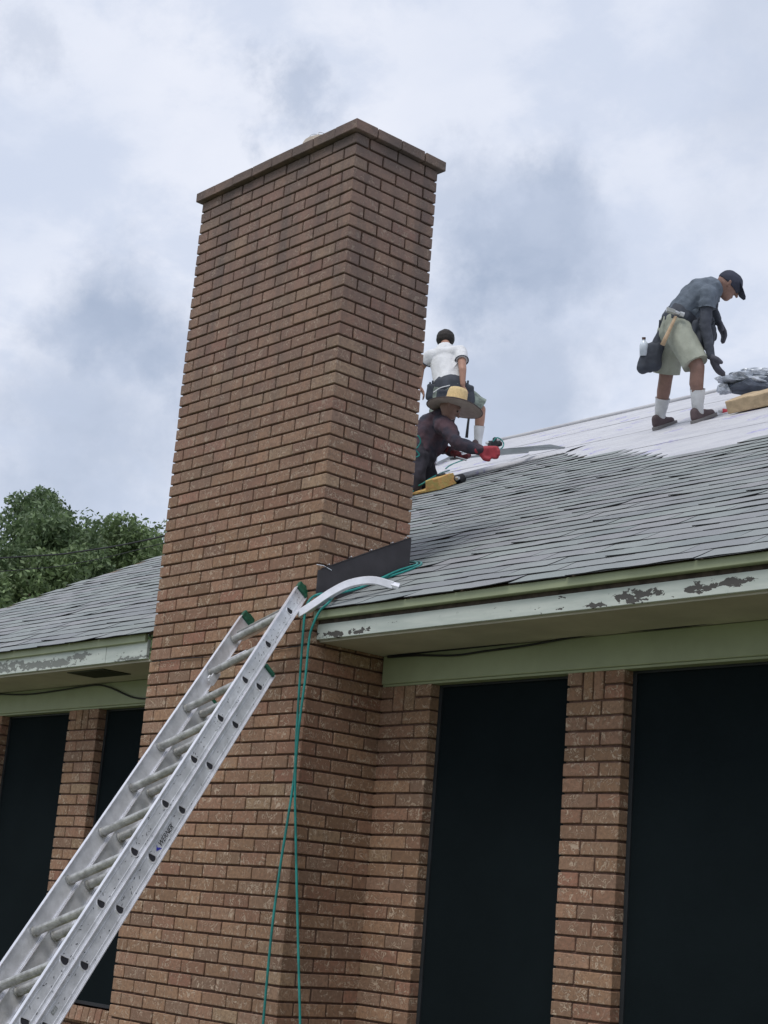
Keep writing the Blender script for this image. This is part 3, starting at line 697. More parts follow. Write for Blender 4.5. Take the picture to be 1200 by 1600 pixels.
# printed labels on the base rail
def rail_pt(k, dt, n): return P0 - d * ((k + 2) * .305 - .057) + d * dt + nn * n + wh * .004 - wh * .0027
def text_mesh(s, size, o, ax, ay, m_, parent, name):
    cu = bpy.data.curves.new(name, 'FONT'); cu.body = s; cu.size = size; cu.extrude = .0003
    ob = bpy.data.objects.new(name, cu); COL.objects.link(ob); bpy.context.view_layer.update()
    me = bpy.data.meshes.new_from_object(ob.evaluated_get(bpy.context.evaluated_depsgraph_get())); bpy.data.objects.remove(ob)
    az = ax.cross(ay); off = Vector((0, 0, ZO)) - org(parent); me.materials.clear(); me.materials.append(m_)
    for v in me.vertices: c = v.co.copy(); v.co = o + off + ax * (c.x + .22 * c.y) + ay * c.y + az * c.z
    return link(name, me, parent)
INK = mat('label_ink', (.02, .02, .025), .5); BLUE = mat('label_blue', (.03, .035, .35), .5)
tmw = text_mesh('WERNER', .032, rail_pt(4, .072, -.091), d, nn, INK, rb[0], 'lettering')
m = MB(); o_ = rail_pt(4, .062, -.083) - wh * .0004
m.add([o_ - d * .024, o_ + nn * .016 + d * .002, o_ + nn * .005 - d * .006, o_ - nn * .004 + d * .004, o_ - nn * .014 + d * .010], [(0, 1, 2, 3, 4)]); m.build('emblem', BLUE, rb[0])
m = MB(); m.obox(rail_pt(4, .158, -.1005), d * .011, nn * .0012, wh * .0003); m.build('underline', INK, rb[0])
m = MB(); o_ = rail_pt(8, .175, -.082); m.obox(o_, (d + nn * .25).normalized() * .014, (nn - d * .25).normalized() * .012, wh * .0004); st1 = m.build('sticker', mat('sticker_grey', (.07, .07, .08), .5), rb[0])
m = MB(); m.obox(o_ - wh * .0008, d * .004, nn * .005, wh * .0003); m.build('sticker_figure', ALUW, rb[0])
m = MB(); m.obox(rail_pt(7, .07, -.075), d * .018, nn * .008, wh * .0004); m.build('worn_sticker', mat('worn_grey', (.26, .27, .27), .7, var=.5, scale=150), rb[0])
# scuffs
rr = random.Random(5); m = MB()
for _ in range(260):
    t_ = rr.uniform(TB + 1.0, TT - .07); base_ = rr.random() < .35 and t_ < BT
    n_ = rr.uniform(-.03, .03) + (-.08 if base_ else 0); c = P0 + d * t_ + nn * n_ + wh * ((.004 if base_ else 0) - .0024); a = rr.uniform(-.9, .9)
    m.obox(c, (d * math.cos(a) + nn * math.sin(a)) * rr.uniform(.0012, .006), (nn * math.cos(a) - d * math.sin(a)) * rr.uniform(.0008, .0014), wh * .0002)
o = m.build('scuff_marks', INK, lad); o['kind'] = 'stuff'
# ------------------------------------------------------------------ hoses and cables on the house
def on_roof(x, y, up=.012): p = ROOF(x, y); return p + Vector((0, -SL, 1)).normalized() * up
def hose(name, pts, r, m_, lab, cat, grp=None):
    m = MB(); m.tube(spline(pts, 8), r, 8); o = m.build(name, m_, None, smooth_=True); tag(o, lab, cat, grp); return o
hose('air_hose', [Vector((-.5, .75, rz(.75) + .05)), Vector((-.1, .70, rz(.70) + .03)), Vector((.025, .64, rz(.64) + .02)), Vector((.03, .5, rz(.5) + .03)), Vector((.05, .25, rz(.25) + .025)), Vector((.045, .08, rz(.08) + .05)), AY(500, 928, -.01), AY(485, 936, -.04), AY(477, 955, -.06), AY(473, 996, -.06), AY(468, 1070, -.05), AY(463, 1150, -.05), AY(460, 1210, -.05), AY(448, 1290, -.08), AY(437, 1360, -.1), AY(424, 1460, -.13), AY(411, 1600, -.15), AY(400, 1720, -.2)], .0062, TEAL, 'teal air hose whose lower end swings left down the chimney front', 'hose', 'air hoses hanging from the eave')
hose('air_hose', [Vector((-.5, .78, rz(.78) + .02)), Vector((-.1, .73, rz(.73) + .02)), Vector((.035, .66, rz(.66) + .012)), Vector((.05, .52, rz(.52) + .015)), on_roof(565, 921, .02), on_roof(530, 936, .03), AY(514, 941, -.005), AY(499, 956, -.03), AY(489, 977, -.045), AY(483, 1000, -.05), AY(477, 1060, -.06), AY(469, 1120, -.075), AY(463, 1180, -.07), AY(461, 1240, -.06), AY(462, 1300, -.055), AY(464, 1400, -.05), AY(469, 1600, -.05), AY(472, 1720, -.05)], .0062, TEAL, 'teal air hose hanging straight along the chimney corner', 'hose', 'air hoses hanging from the eave')
hose('black_cable', [AY(x, y, .462) for x, y in ((606, 1026), (662, 1019), (760, 1009), (892, 992), (1050, 977), (1200, 963), (1380, 944))], .0055, BLACK, 'upper black cable tucked under the right soffit', 'cable', 'cables under the right eave')
hose('black_cable', [AY(x, y, .456) for x, y in ((606, 1027), (650, 1024), (709, 1024), (757, 1017.5), (826, 1008), (932, 990), (1053, 980), (1200, 961), (1380, 940))], .0055, BLACK, 'sagging black cable across the top of the right header board', 'cable', 'cables under the right eave')
hose('black_cable', [AY(x, y, .46) for x, y in ((-60, 1082), (0, 1084.6), (43, 1085), (91, 1079), (130, 1072.7), (154, 1070.5), (173, 1074.8), (206, 1089), (232, 1092), (260, 1092))], .0055, BLACK, 'black cable humping over the left header board', 'cable')
hose('thin_wire', [AY(x, y, -.008) for x, y in ((238, 1034), (270, 1030), (331, 1026), (400, 1019), (463.7, 1010), (484, 1007))], .0022, BLACK, 'thin dark wire nailed across the chimney bricks behind the ladder', 'wire')
# ------------------------------------------------------------------ people
def capsule(bm, p0, r0, p1, r1, fl=None, n=14):
    pts = []
    for p, r in ((Vector(p0), r0), (Vector(p1), r1)):
        for i in range(n // 2 + 1):
            ph = math.pi * i / (n // 2)
            for k in range(n if 0 < i < n // 2 else 1):
                a = 2 * math.pi * k / n; v = Vector((math.sin(ph) * math.cos(a), math.sin(ph) * math.sin(a), math.cos(ph))) * r
                if fl: ax_, f_ = fl; v = v - ax_ * (v.dot(ax_) * (1 - f_))
                pts.append(bm.verts.new(p + v))
    r_ = bmesh.ops.convex_hull(bm, input=pts)
    bad = [g_ for g_ in r_['geom_interior'] if isinstance(g_, bmesh.types.BMVert)]
    bmesh.ops.delete(bm, geom=bad, context='VERTS')
def blob(name, caps, m_, parent, voxel=.009, sm=4, rough=0., rs=9., seed=0, stretch=None, cuts=()):
    """one continuous skin over tapered limbs"""
    off = Vector((0, 0, ZO)) - org(parent); me = bpy.data.meshes.new('tmp'); bm = bmesh.new()
    for c in caps:
        b2 = bmesh.new(); capsule(b2, c[0] + off, c[1], c[2] + off, c[3], c[4] if len(c) > 4 else None); t2 = bpy.data.meshes.new('t'); b2.to_mesh(t2); b2.free(); bm.from_mesh(t2); bpy.data.meshes.remove(t2)
    bm.to_mesh(me); bm.free(); ob = bpy.data.objects.new('tmp', me); COL.objects.link(ob)
    r_ = ob.modifiers.new('r', 'REMESH'); r_.mode = 'VOXEL'; r_.voxel_size = voxel
    s_ = ob.modifiers.new('s', 'SMOOTH'); s_.factor = .5; s_.iterations = sm
    bpy.context.view_layer.update(); out = bpy.data.meshes.new_from_object(ob.evaluated_get(bpy.context.evaluated_depsgraph_get())); bpy.data.objects.remove(ob)
    if rough:
        for v in out.vertices:
            q = v.co * rs
            if stretch is not None: q = q - stretch * (q.dot(stretch) * .75)
            v.co += v.normal * rough * (mnoise.noise(q + Vector((seed, 0, 0))) + .5 * mnoise.noise(q * 2.3 + Vector((0, seed, 0))) - .4 * abs(mnoise.noise(q * 1.4 + Vector((seed, seed, 0)))))
    for pt_, ax_, rd in cuts:      # cloth ends in a flat hem, not a round end
        pt_ = pt_ + off; ax_ = ax_.normalized()
        for v in out.vertices:
            q = v.co - pt_; a_ = q.dot(ax_); lat = q - ax_ * a_
            if a_ > 0 and a_ < rd * 1.3 and lat.length < rd:
                v.co = pt_ + lat * (1 - min(.9, a_ / rd)) * 1.0 - ax_ * a_ * .15 if a_ > .02 else pt_ + lat
    out.name = name; out.materials.clear(); out.materials.append(m_)
    return link(name, out, parent, None, True)
SKIN = mat('skin', (.36, .20, .145), .55, var=.08, scale=20); SKIN2 = mat('tanned_skin', (.25, .15, .12), .55, var=.1, scale=20)
HAIR = mat('dark_hair', (.02, .016, .014), .7, bump=.6, bscale=150)
EYE = mat('eye', (.02, .015, .012), .2)
def hand(wr, dirv, side, n_, s=1., curl=.25):
    """palm, four unequal bent fingers and a thumb leaving the side of the palm"""
    dirv = dirv.normalized(); side = (side - dirv * side.dot(dirv)).normalized(); nrm = dirv.cross(side).normalized() * n_
    out = [(wr, .026 * s, wr + dirv * .05 * s, .03 * s, (nrm, .6))]
    for i, (o, ln) in enumerate(((-.030, .066), (-.010, .078), (.010, .074), (.029, .058))):
        b0 = wr + dirv * .045 * s + side * o * .6 * s; b1 = wr + dirv * .092 * s + side * o * s * 1.05
        out.append((b0, .017 * s, b1, .0115 * s))
        k1 = b1 + (dirv + nrm * curl * .7 + side * o * 3.4).normalized() * ln * .5 * s; k2 = k1 + (dirv + nrm * curl * 1.8 + side * o * 2).normalized() * ln * .5 * s
        out += [(b1, .0112 * s, k1, .010 * s), (k1, .010 * s, k2, .0082 * s)]
    t0 = wr + dirv * .02 * s - side * .022 * s; t1 = t0 + (dirv * .6 - side * .8 + nrm * .3).normalized() * .045 * s; t2 = t1 + (dirv - side * .25 + nrm * .4).normalized() * .035 * s
    out += [(t0, .017 * s, t1, .0125 * s), (t1, .0125 * s, t2, .0095 * s)]
    return out
def shoe(parent, heel, toe, upn, m1, m2, lace=None, w_=.042):
    f = (toe - heel).normalized(); s = f.cross(upn).normalized(); L_ = (toe - heel).length
    def ring(x, hw, z0, z1): c = heel + f * x; return [c - s * hw + upn * z0, c - s * hw * 1.0 + upn * z1, c + s * hw + upn * z1, c + s * hw + upn * z0]
    m = MB()
    prof = [(0, .6), (.08, .85), (.35, .78), (.65, 1.05), (.88, .9), (1, .5)]
    out = []
    for x, k_ in prof: out.append([heel + f * (x * L_) + s * (w_ * k_ * q) + upn * z_ for q, z_ in ((-1, .0), (-1, .028), (1, .028), (1, .0))])
    m.loft(out); so = m.build('sole', m2, parent, bevel=.004, seg=2)
    cp_ = [(heel + f * .035 + upn * .045, .034, heel + f * .045 + upn * .085, .036), (heel + f * .045 + upn * .065, .036, heel + f * (L_ * .55) + upn * .052, .034), (heel + f * (L_ * .5) + upn * .05, .036, heel + f * (L_ - .04) + upn * .038, .026), (heel + f * .04 + upn * .04, .036, heel + f * (L_ - .05) + upn * .034, .034)]
    sh = blob('shoe', cp_, m1, parent, .007, 3)
    if lace:
        m = MB()
        for i in range(4):
            x = L_ * (.36 + .09 * i); z_ = .094 - .011 * i; c = heel + f * x + upn * z_; m.tube([c - s * .022 - upn * .008, c + upn * .002, c + s * .022 + f * .018 - upn * .008], .0045, 6)
        m.build('lace', lace, sh)
    return sh
def face(parent, c, fwd, up, skin, s=1.):
    sd_ = fwd.cross(up).normalized()
    out = [(c, .083 * s, c - fwd * .02 * s + up * .012 * s, .086 * s, (sd_, .86)), (c + fwd * .022 * s - up * .05 * s, .058 * s, c + fwd * .045 * s - up * .078 * s, .032 * s, (sd_, .9)),
           (c + fwd * .086 * s + up * .005 * s, .010 * s, c + fwd * .104 * s - up * .022 * s, .013 * s), (c + fwd * .078 * s - up * .052 * s - sd_ * .014 * s, .009 * s, c + fwd * .078 * s - up * .052 * s + sd_ * .014 * s, .009 * s),
           (c + fwd * .07 * s + up * .026 * s - sd_ * .03 * s, .012 * s, c + fwd * .07 * s + up * .026 * s + sd_ * .03 * s, .012 * s)]
    for q in (-1, 1): out.append((c + sd_ * .074 * s * q - up * .012 * s - fwd * .01 * s, .012 * s, c + sd_ * .080 * s * q + up * .02 * s - fwd * .018 * s, .014 * s, (sd_, .5)))
    for q in (-1, 1):
        m = MB(); e = c + fwd * .078 * s + up * .010 * s + sd_ * .03 * s * q; m.tube([e - fwd * .004, e + fwd * .006], [.010 * s, .006 * s], 8); m.build('eye', EYE, parent)
    return out
VH = Vector((RT_.x, RT_.y, 0)).normalized(); VF = Vector((FW_.x, FW_.y, 0)).normalized(); UPV = Vector((0, 0, 1)); RN = Vector((0, -SL, 1)).normalized()
# --- person A: bending roofer in cap and shorts at the right
hA = ROOF(1083, 663); tA = ROOF(1124, 648); hB = ROOF(1022, 673); tB = hB + (Vector((.35, .8, SL * .8))).normalized() * .22
A = thing('person', (hA + hB) / 2, 'roofer in dark cap, grey shirt and pale shorts bending forward on the white underlayment', 'person')
dA, dB = depth_of(hA), depth_of(hB); dm = (dA + dB) / 2
fA = (tA - hA).normalized(); fB = (tB - hB).normalized()
ankA = hA + fA * .05 + UPV * .10; ankB = hB + fB * .05 + UPV * .10
kA = PT(1090, 574, dA - .02); kB = PT(1040, 592, dB - .05); hipA = PT(1061, 520, dm - .10); hipB = PT(1049, 520, dm + .10)
pel = PT(1056, 508, dm); wai = PT(1070, 488, dm); che = PT(1093, 464, dm); nek = PT(1115, 450, dm + .02)
shN = PT(1106, 458, dm - .18); shF = PT(1112, 456, dm + .18); elN = PT(1102, 510, dm - .22); wrN = PT(1111, 556, dm - .26); elF = PT(1114, 488, dm + .26); wrF = PT(1122, 503, dm + .14)
hc = PT(1138, 447, dm + .02); fwdA = (RT_ * .76 - UP_ * .65).normalized(); upA = (RT_ * .65 + UP_ * .76).normalized(); LAT = VF
body = [(pel, .105, wai, .095, (LAT, 1.25)), (wai, .095, che, .115, (LAT, 1.25)), (che, .10, nek, .06), (nek, .055, hc - upA * .04, .052), (shN, .05, shF, .05), (hipA, .085, kA, .056), (kA, .056, kA.lerp(ankA, .35) - fA * .015, .057), (kA.lerp(ankA, .35) - fA * .012, .055, ankA, .036), (hipB, .085, kB, .056), (kB, .056, kB.lerp(ankB, .35), .056), (kB.lerp(ankB, .35), .054, ankB, .036),
        (ankA, .036, hA + fA * .07 + UPV * .05, .03), (ankB, .036, hB + fB * .07 + UPV * .05, .03), (shN, .05, elN, .038), (elN, .038, wrN, .026), (shF, .05, elF, .038), (elF, .038, wrF, .026)]
body += hand(wrN, PT(1126, 588, dm - .27) - wrN, VF, 1, 1.05) + hand(wrF, PT(1134, 526, dm + .12) - wrF, VF, -1, 1.05, .5)
body += face(A, hc, fwdA, upA, SKIN)
blob('body', body, SKIN2, A, .0075, 3)
GG = mat('grey_work_glove', (.075, .075, .095), .85)
for w_, q_, n_, c_, sd_ in ((wrN, PT(1126, 588, dm - .27), 1, .25, VF), (wrF, PT(1134, 526, dm + .12), -1, .5, VF)):
    blob('glove', [(a, b + .006, c, e + .006) + tuple(x) for a, b, c, e, *x in hand(w_, q_ - w_, sd_, n_, 1.05, c_)], GG, A, .007, 2)
SHIRT = mat('grey_blue_tshirt', (.115, .14, .175), .9, var=.15, scale=9, bump=.3, bscale=40); SLEEVE = mat('charcoal_sleeve', (.055, .062, .08), .9); SHORTS = mat('pale_khaki_shorts', (.34, .36, .30), .9, var=.12, scale=10, bump=.3, bscale=35)
SOCK = mat('white_sock', (.62, .63, .64), .9); SHOE = mat('maroon_grey_shoe', (.10, .07, .075), .7); SOLE = mat('grey_sole', (.20, .19, .19), .8); REDL = mat('red_lace', (.50, .05, .04), .6)
LEATHER = mat('dark_pouch_leather', (.045, .052, .068), .75, var=.2, scale=12); SILV = mat('buckle_silver', (.55, .56, .56), .35, .8)
blob('tshirt', [(wai - (che - wai) * .25, .128, che, .145, (LAT, 1.22)), (che, .142, nek - (nek - che) * .2, .098, (LAT, 1.3)), (shN, .068, shF, .068), (shN, .07, shN.lerp(elN, .62), .066), (shF, .07, shF.lerp(elF, .65), .062), (nek - upA * .01, .062, nek + (hc - nek) * .15, .058)], SHIRT, A, .0085, 4, .014, 12, 1, None, [(shN.lerp(elN, .46), elN - shN, .11), (shF.lerp(elF, .5), elF - shF, .1)])
blob('arm_sleeve', [(shN.lerp(elN, .25), .052, elN, .047), (elN, .047, wrN, .034)], SLEEVE, A, .008, 3, .006, 18, 2)
blob('arm_sleeve', [(shF.lerp(elF, .25), .052, elF, .047), (elF, .047, wrF, .034)], SLEEVE, A, .008, 3, .006, 18, 3)
so = blob('shorts', [(pel, .135, (hipA + hipB) / 2, .135, (LAT, 1.3)), (hipA, .118, hipA.lerp(kA, 1.05), .105), (hipB, .118, hipB.lerp(kB, 1.05), .105), ((hipA + hipB) / 2, .12, pel.lerp(wai, .3), .125, (LAT, 1.25))], SHORTS, A, .0085, 4, .013, 9, 4, UPV, [(hipA.lerp(kA, .90), kA - hipA, .16), (hipB.lerp(kB, .88), kB - hipB, .16)])
for kn, an, fd in ((kA, ankA, fA), (kB, ankB, fB)): blob('sock', [(kn.lerp(an, .42), .064, kn.lerp(an, .9), .046), (kn.lerp(an, .9), .046, an + fd * .01 - UPV * .02, .044)], SOCK, A, .007, 3, .003, 25, 6, None, [(kn.lerp(an, .50), kn - an, .1)])
shoe(A, hA, hA + fA * .275, (RN + UPV * .2).normalized(), SHOE, SOLE, REDL); shoe(A, hB, tB, RN, SHOE, SOLE, None)
cap = blob('cap', [(hc + upA * .030 - fwdA * .022, .092, hc + upA * .034 + fwdA * .008, .090, (LAT, .92))], mat('navy_cap', (.035, .04, .062), .85, var=.15, scale=15), A, .008, 3, cuts=[(hc + upA * .004 - fwdA * .02, -upA - fwdA * .12, .14)])
cd = MB(); vc = hc + fwdA * .085 + upA * .040
cd.loft([[vc + fwdA * a_ + LAT * b_ + upA * (.012 - a_ * .55 - abs(b_) * abs(b_) * 3 + th_) for a_, b_ in ((-.03, -.075), (.03, -.07), (.075, -.035), (.085, 0), (.075, .035), (.03, .07), (-.03, .075))] for th_ in (0, .005)]); cd.build('visor', cap.data.materials[0], cap)
blob('tool_belt', [(pel.lerp(wai, .30), .140, pel.lerp(wai, .56), .136, (LAT, 1.28))], LEATHER, A, .008, 3, .003, 14, 5)
def pouch(par, c, ax, ay, az, name='pouch', n=3):
    r = az.length * .8; caps = []
    for i in (-1, 0, 1): caps.append((c + ax * (i * .72) - ay * .72, r, c + ax * (i * .62) + ay * .72, r * .8))
    caps += [(c - ay * .55 - ax * .6 + az * .5, r, c - ay * .55 + ax * .6 + az * .5, r), (c + ay * .6 - ax * .6, r * .8, c + ay * .6 + ax * .6, r * .8)]
    o = blob(name, caps, LEATHER, par, .009, 2, .006, 12, len(par.children))
    for k in range(n):
        q = MB(); b = c + ax * (-.6 + .55 * k) + ay * .8; q.tube([b, b + ay * (.45 + .2 * (k % 2)) + ax * .1], .010, 6); q.build('tool', LEATHER, o)
    return o
pouch(A, PT(1096, 524, dm - .17), RT_ * .105 - UP_ * .03, UP_ * .10 + RT_ * .03, VF * .05); pouch(A, PT(1104, 512, dm + .12), RT_ * .06 - UP_ * .02, UP_ * .09, VF * .05, n=2)
pouch(A, PT(1017, 557, dm + .02), RT_ * .06 + UP_ * .015, UP_ * .105 + RT_ * .02, VF * .07, n=0); pouch(A, PT(1029, 538, dm + .02), RT_ * .035 + UP_ * .01, UP_ * .14 + RT_ * .06, VF * .05, n=0)
m = MB(); m.tube([PT(1031, 500, dm - .1), PT(1030, 512, dm - .1), PT(1036, 494, dm - .1)], .006, 6); m.build('strap', LEATHER, A)
# water bottle in the rear pouch and the hammer hanging in the belt
def lathe(m, base, ax, prof, n=14):
    ax = ax.normalized(); u = ax.orthogonal().normalized(); v = ax.cross(u)
    m.loft([[base + ax * h_ + (u * math.cos(2 * math.pi * k / n) + v * math.sin(2 * math.pi * k / n)) * r_ for k in range(n)] for h_, r_ in prof])
bt = thing('water_bottle', PT(1006, 552, dm), 'clear water bottle sticking out of the bending roofer\'s rear pouch', 'bottle')
m = MB(); lathe(m, PT(1006, 556, dm), UP_, [(0, .033), (.085, .034), (.105, .028), (.118, .014), (.128, .013)]); m.build('bottle_body', mat('clear_plastic', (.62, .68, .75), .15, spec=.6), bt, smooth_=True)
m = MB(); lathe(m, PT(1006, 556, dm) + UP_ * .128, UP_, [(0, .015), (.018, .015)]); m.build('cap', mat('bottle_cap', (.10, .06, .05), .5), bt)
hm = thing('hammer', PT(1046, 512, dm - .2), 'hammer with pale wooden handle hanging in the bending roofer\'s belt', 'hammer')
h0, h1 = PT(1056, 494, dm - .21), PT(1035, 539, dm - .22)
WOODH = mat('hammer_handle', (.50, .36, .23), .6, var=.12, scale=30)
m = MB(); m.tube([h0, h0.lerp(h1, .3), h0.lerp(h1, .7), h1], [.012, .013, .016, .019], 10); m.build('handle', WOODH, hm, smooth_=True)
m = MB(); b_ = PT(1069, 492, dm - .21); c_ = PT(1042, 484, dm - .21); ax_ = (b_ - c_).normalized(); m.tube([b_, b_ - ax_ * .035], .020, 10); m.tube([b_ - ax_ * .035, b_ - ax_ * .06, c_ + ax_ * .05], [.013, .017, .017], 8); m.obox(c_ + ax_ * .03, ax_ * .035, UP_ * .014, VF * .022); m.build('hammer_head', SILV, hm, bevel=.002)
# --- person B: white-shirted roofer seen from behind
g0 = ROOF(676, 729); g1 = ROOF(746, 704); dL, dR = depth_of(g0), depth_of(g1); dB_ = 16.7
B = thing('person', (g0 + g1) / 2, 'roofer in white t-shirt and camouflage shorts standing with his back to us beside the chimney', 'person')
fb = (VF * .9 + Vector((0, 0, .35))).normalized()
anL = g0 + UPV * .10; anR = g1 + UPV * .10; hpL, hpR = PT(692, 614, dB_), PT(714, 612, dB_ + .05); knR = PT(751, 640, dB_ + .1); knL = PT(681, 668, (dB_ + dL) / 2 + .1)
plB = PT(703, 608, dB_); chB = PT(697, 568, dB_ + .18); nkB = PT(696, 545, dB_ + .27); s0, s1 = PT(671, 557, dB_ + .2), PT(720, 549, dB_ + .16)
e1, w1 = PT(723, 578, dB_ - .05), PT(723, 601, dB_ - .1); e0, w0 = PT(658, 574, dB_ + .25), PT(655, 603, dB_ + .15)
hcB = PT(696, 531, dB_ + .42); fwB = (VF * .75 - UPV * .66).normalized(); upB = (VF * .66 + UPV * .75).normalized()
bb = [(plB, .11, plB.lerp(chB, .5), .10, (VH, 1.25)), (plB.lerp(chB, .5), .10, chB, .11, (VH, 1.25)), (s0, .052, s1, .052), (chB, .1, nkB, .06), (nkB, .052, hcB - upB * .03, .05), (s1, .05, e1, .041), (e1, .041, w1, .028), (s0, .05, e0, .04), (e0, .04, w0, .027), (hpR, .085, knR, .055), (knR, .055, knR.lerp(anR, .35), .054), (knR.lerp(anR, .35), .053, anR, .036), (hpL, .085, knL, .055), (knL, .055, knL.lerp(anL, .35), .054), (knL.lerp(anL, .35), .053, anL, .036), (anL, .034, g0 + fb * .07 + UPV * .04, .03), (anR, .034, g1 + fb * .07 + UPV * .04, .03)]
bb += hand(w1, PT(726, 617, dB_ - .02) - w1, VF, 1, 1., .6) + hand(w0, PT(664, 618, dB_ + .12) - w0, VF, -1, 1., .6) + face(B, hcB, fwB, upB, SKIN)
blob('body', bb, SKIN, B, .009, 3)
WS = mat('white_tshirt', (.66, .67, .69), .9, var=.08, scale=9, bump=.9, bscale=14)
blob('tshirt', [(plB.lerp(chB, .22), .132, plB.lerp(chB, .6), .125, (VH, 1.28)), (plB.lerp(chB, .6), .125, chB, .128, (VH, 1.3)), (chB, .125, nkB, .075, (VH, 1.3)), (s0, .07, s1, .07), (s1, .072, s1.lerp(e1, .7), .068), (s0, .072, s0.lerp(e0, .75), .066)], WS, B, .009, 4, .015, 10, 3, UPV, [(s1.lerp(e1, .5), e1 - s1, .11), (s0.lerp(e0, .52), e0 - s0, .11)])
for a_, b_ in ((s1, e1), (s0, e0)):
    q = a_.lerp(b_, .55 if a_ is s0 else .5); ax_ = (b_ - a_).normalized(); u = ax_.orthogonal().normalized(); v = ax_.cross(u); m = MB(); m.tube([q + (u * math.cos(t) + v * math.sin(t)) * .071 + ax_ * .0 for t in np.linspace(0, 2 * math.pi, 20)], .006, 6); m.build('sleeve_hem', SLEEVE, B)
blob('hair', [(hcB + upB * .018 - fwB * .008, .102, hcB - fwB * .018 - upB * .0, .095), (hcB + upB * .028 + fwB * .012, .10, hcB, .09)], HAIR, B, .009, 3, .004, 30, 8)
CAMO = mat('camouflage_shorts', (.20, .24, .21), .9, var=.3, scale=16, tint=(.11, .13, .12), bump=.3)
blob('shorts', [(plB, .135, (hpL + hpR) / 2, .13, (VH, 1.25)), (hpR, .13, hpR.lerp(knR, 1.12), .11), (hpL, .115, hpL.lerp(knL, .8), .095)], CAMO, B, .009, 4, .018, 9, 7, None, [(hpR.lerp(knR, .95), knR - hpR, .16)])
blob('tool_belt', [(plB + UPV * .0, .142, plB + UPV * .03, .140, (VH, 1.28))], LEATHER, B, .009, 3, .003, 14, 5)
pouch(B, PT(676, 612, dB_ - .02), RT_ * .05, UP_ * .08, VF * .05); pouch(B, PT(731, 614, dB_ - .05), RT_ * .05 - UP_ * .02, UP_ * .09, VF * .05, n=2); pouch(B, PT(692, 617, dB_ - .17), RT_ * .07, UP_ * .06, VF * .03, n=0)
m = MB(); m.tube(spline([PT(677, 613, dB_ - .22), PT(688, 606, dB_ - .24), PT(703, 602, dB_ - .24)], 6), .005, 6); m.build('strap', SOCK, B)
for kn, an in ((knR, anR), (knL, anL)):
    blob('sock', [(kn.lerp(an, .44), .062, kn.lerp(an, .9), .046), (kn.lerp(an, .9), .046, an - UPV * .03, .044)], SOCK, B, .009, 3, cuts=[(kn.lerp(an, .52), kn - an, .1)])
    q = kn.lerp(an, .58); m = MB(); m.tube([q + (VH * math.cos(t) + VF * math.sin(t)) * .051 for t in np.linspace(0, 2 * math.pi, 16)], .004, 5); m.build('sock_band', LEATHER, B)
shoe(B, g0 - fb * .05, g0 + fb * .2, RN, SHOE, SOLE); shoe(B, g1 - fb * .05, g1 + fb * .2, RN, SHOE, SOLE)
h2 = thing('hammer', PT(731, 655, dB_ - .15), 'dark hammer dangling from the white-shirted roofer\'s belt', 'hammer')
m = MB(); m.tube([PT(734, 640, dB_ - .15), PT(731, 665, dB_ - .15), PT(729, 684, dB_ - .15)], [.011, .013, .016], 8); m.build('handle', BLACK, h2, smooth_=True)
m = MB(); m.tube([PT(728, 639, dB_ - .15), PT(740, 641, dB_ - .15)], .015, 8); m.build('hammer_head', SILV, h2)
# --- person C: kneeling roofer in a straw hat
dC = 13.55; k0 = ROOF(668, 764); dK = depth_of(k0)
C_ = thing('person', k0, 'kneeling roofer in straw hat, maroon long sleeves and red gloves reaching along the underlayment edge', 'person')
plC, chC, nkC = PT(655, 708, dK), PT(678, 672, dC + .05), PT(696, 650, dC - .05); sR, sL = PT(694, 664, dC - .22), PT(675, 660, dC + .22)
eR, wR = PT(715, 693, dC - .4), PT(750, 704, dC - .45); eL, wL = PT(688, 699, dC + .18), PT(706, 706, dC + .05)
hpC = PT(657, 712, dK + .1); knC = k0 + UPV * .09; ftC = k0 + UPV * .05 - RT_ * .38 + VF * .1; hpC2 = PT(650, 714, dK - .12); knC2 = PT(649, 748, dK - .25)
hcC = PT(704, 637, dC - .12); fwC = (RT_ * .75 - UP_ * .6 - FW_ * .25).normalized(); upC = (UP_ * .8 + RT_ * .6).normalized()
upC = (upC - fwC * upC.dot(fwC)).normalized()
cb = [(plC, .13, chC, .13), (chC, .12, nkC, .07), (nkC, .055, hcC - upC * .04, .05), (sR, .055, sL, .055), (sR, .055, eR, .043), (eR, .043, wR, .03), (sL, .055, eL, .042), (eL, .042, wL, .03), (hpC, .095, knC, .065), (knC, .062, ftC, .045), (hpC2, .09, knC2, .06), (knC2, .06, knC2 - UPV * .3 - RT_ * .1, .045)] + hand(wR, PT(772, 707, dC - .45) - wR, UP_, 1, 1., .8) + hand(wL, PT(726, 718, dC + .02) - wL, UP_ * .4 + VF, 1, 1., .6) + face(C_, hcC, fwC, upC, SKIN2)
blob('body', cb, SKIN2, C_, .0085, 3)
MAR = mat('maroon_shirt', (.06, .034, .042), .9, var=.35, scale=8, tint=(.028, .03, .045), bump=.4, bscale=25); DK = mat('dark_trousers', (.035, .032, .042), .9, var=.3, scale=10)
blob('shirt', [(plC.lerp(chC, .0), .155, chC, .16), (plC.lerp(chC, .2), .15, chC - UP_ * .03, .155), (chC, .155, nkC, .085), (sR, .08, sL, .085), (sR, .078, eR, .062), (eR, .06, wR, .045), (sL, .078, eL, .056), (eL, .055, wL, .042)], MAR, C_, .009, 4, .017, 10, 12)
blob('trousers', [(plC, .155, (hpC + hpC2) / 2, .15), (hpC, .115, knC, .085), (knC, .083, ftC, .06), (hpC2, .11, knC2, .085), (knC2, .083, knC2 - UPV * .3 - RT_ * .1, .06)], DK, C_, .009, 4, .010, 10, 13)
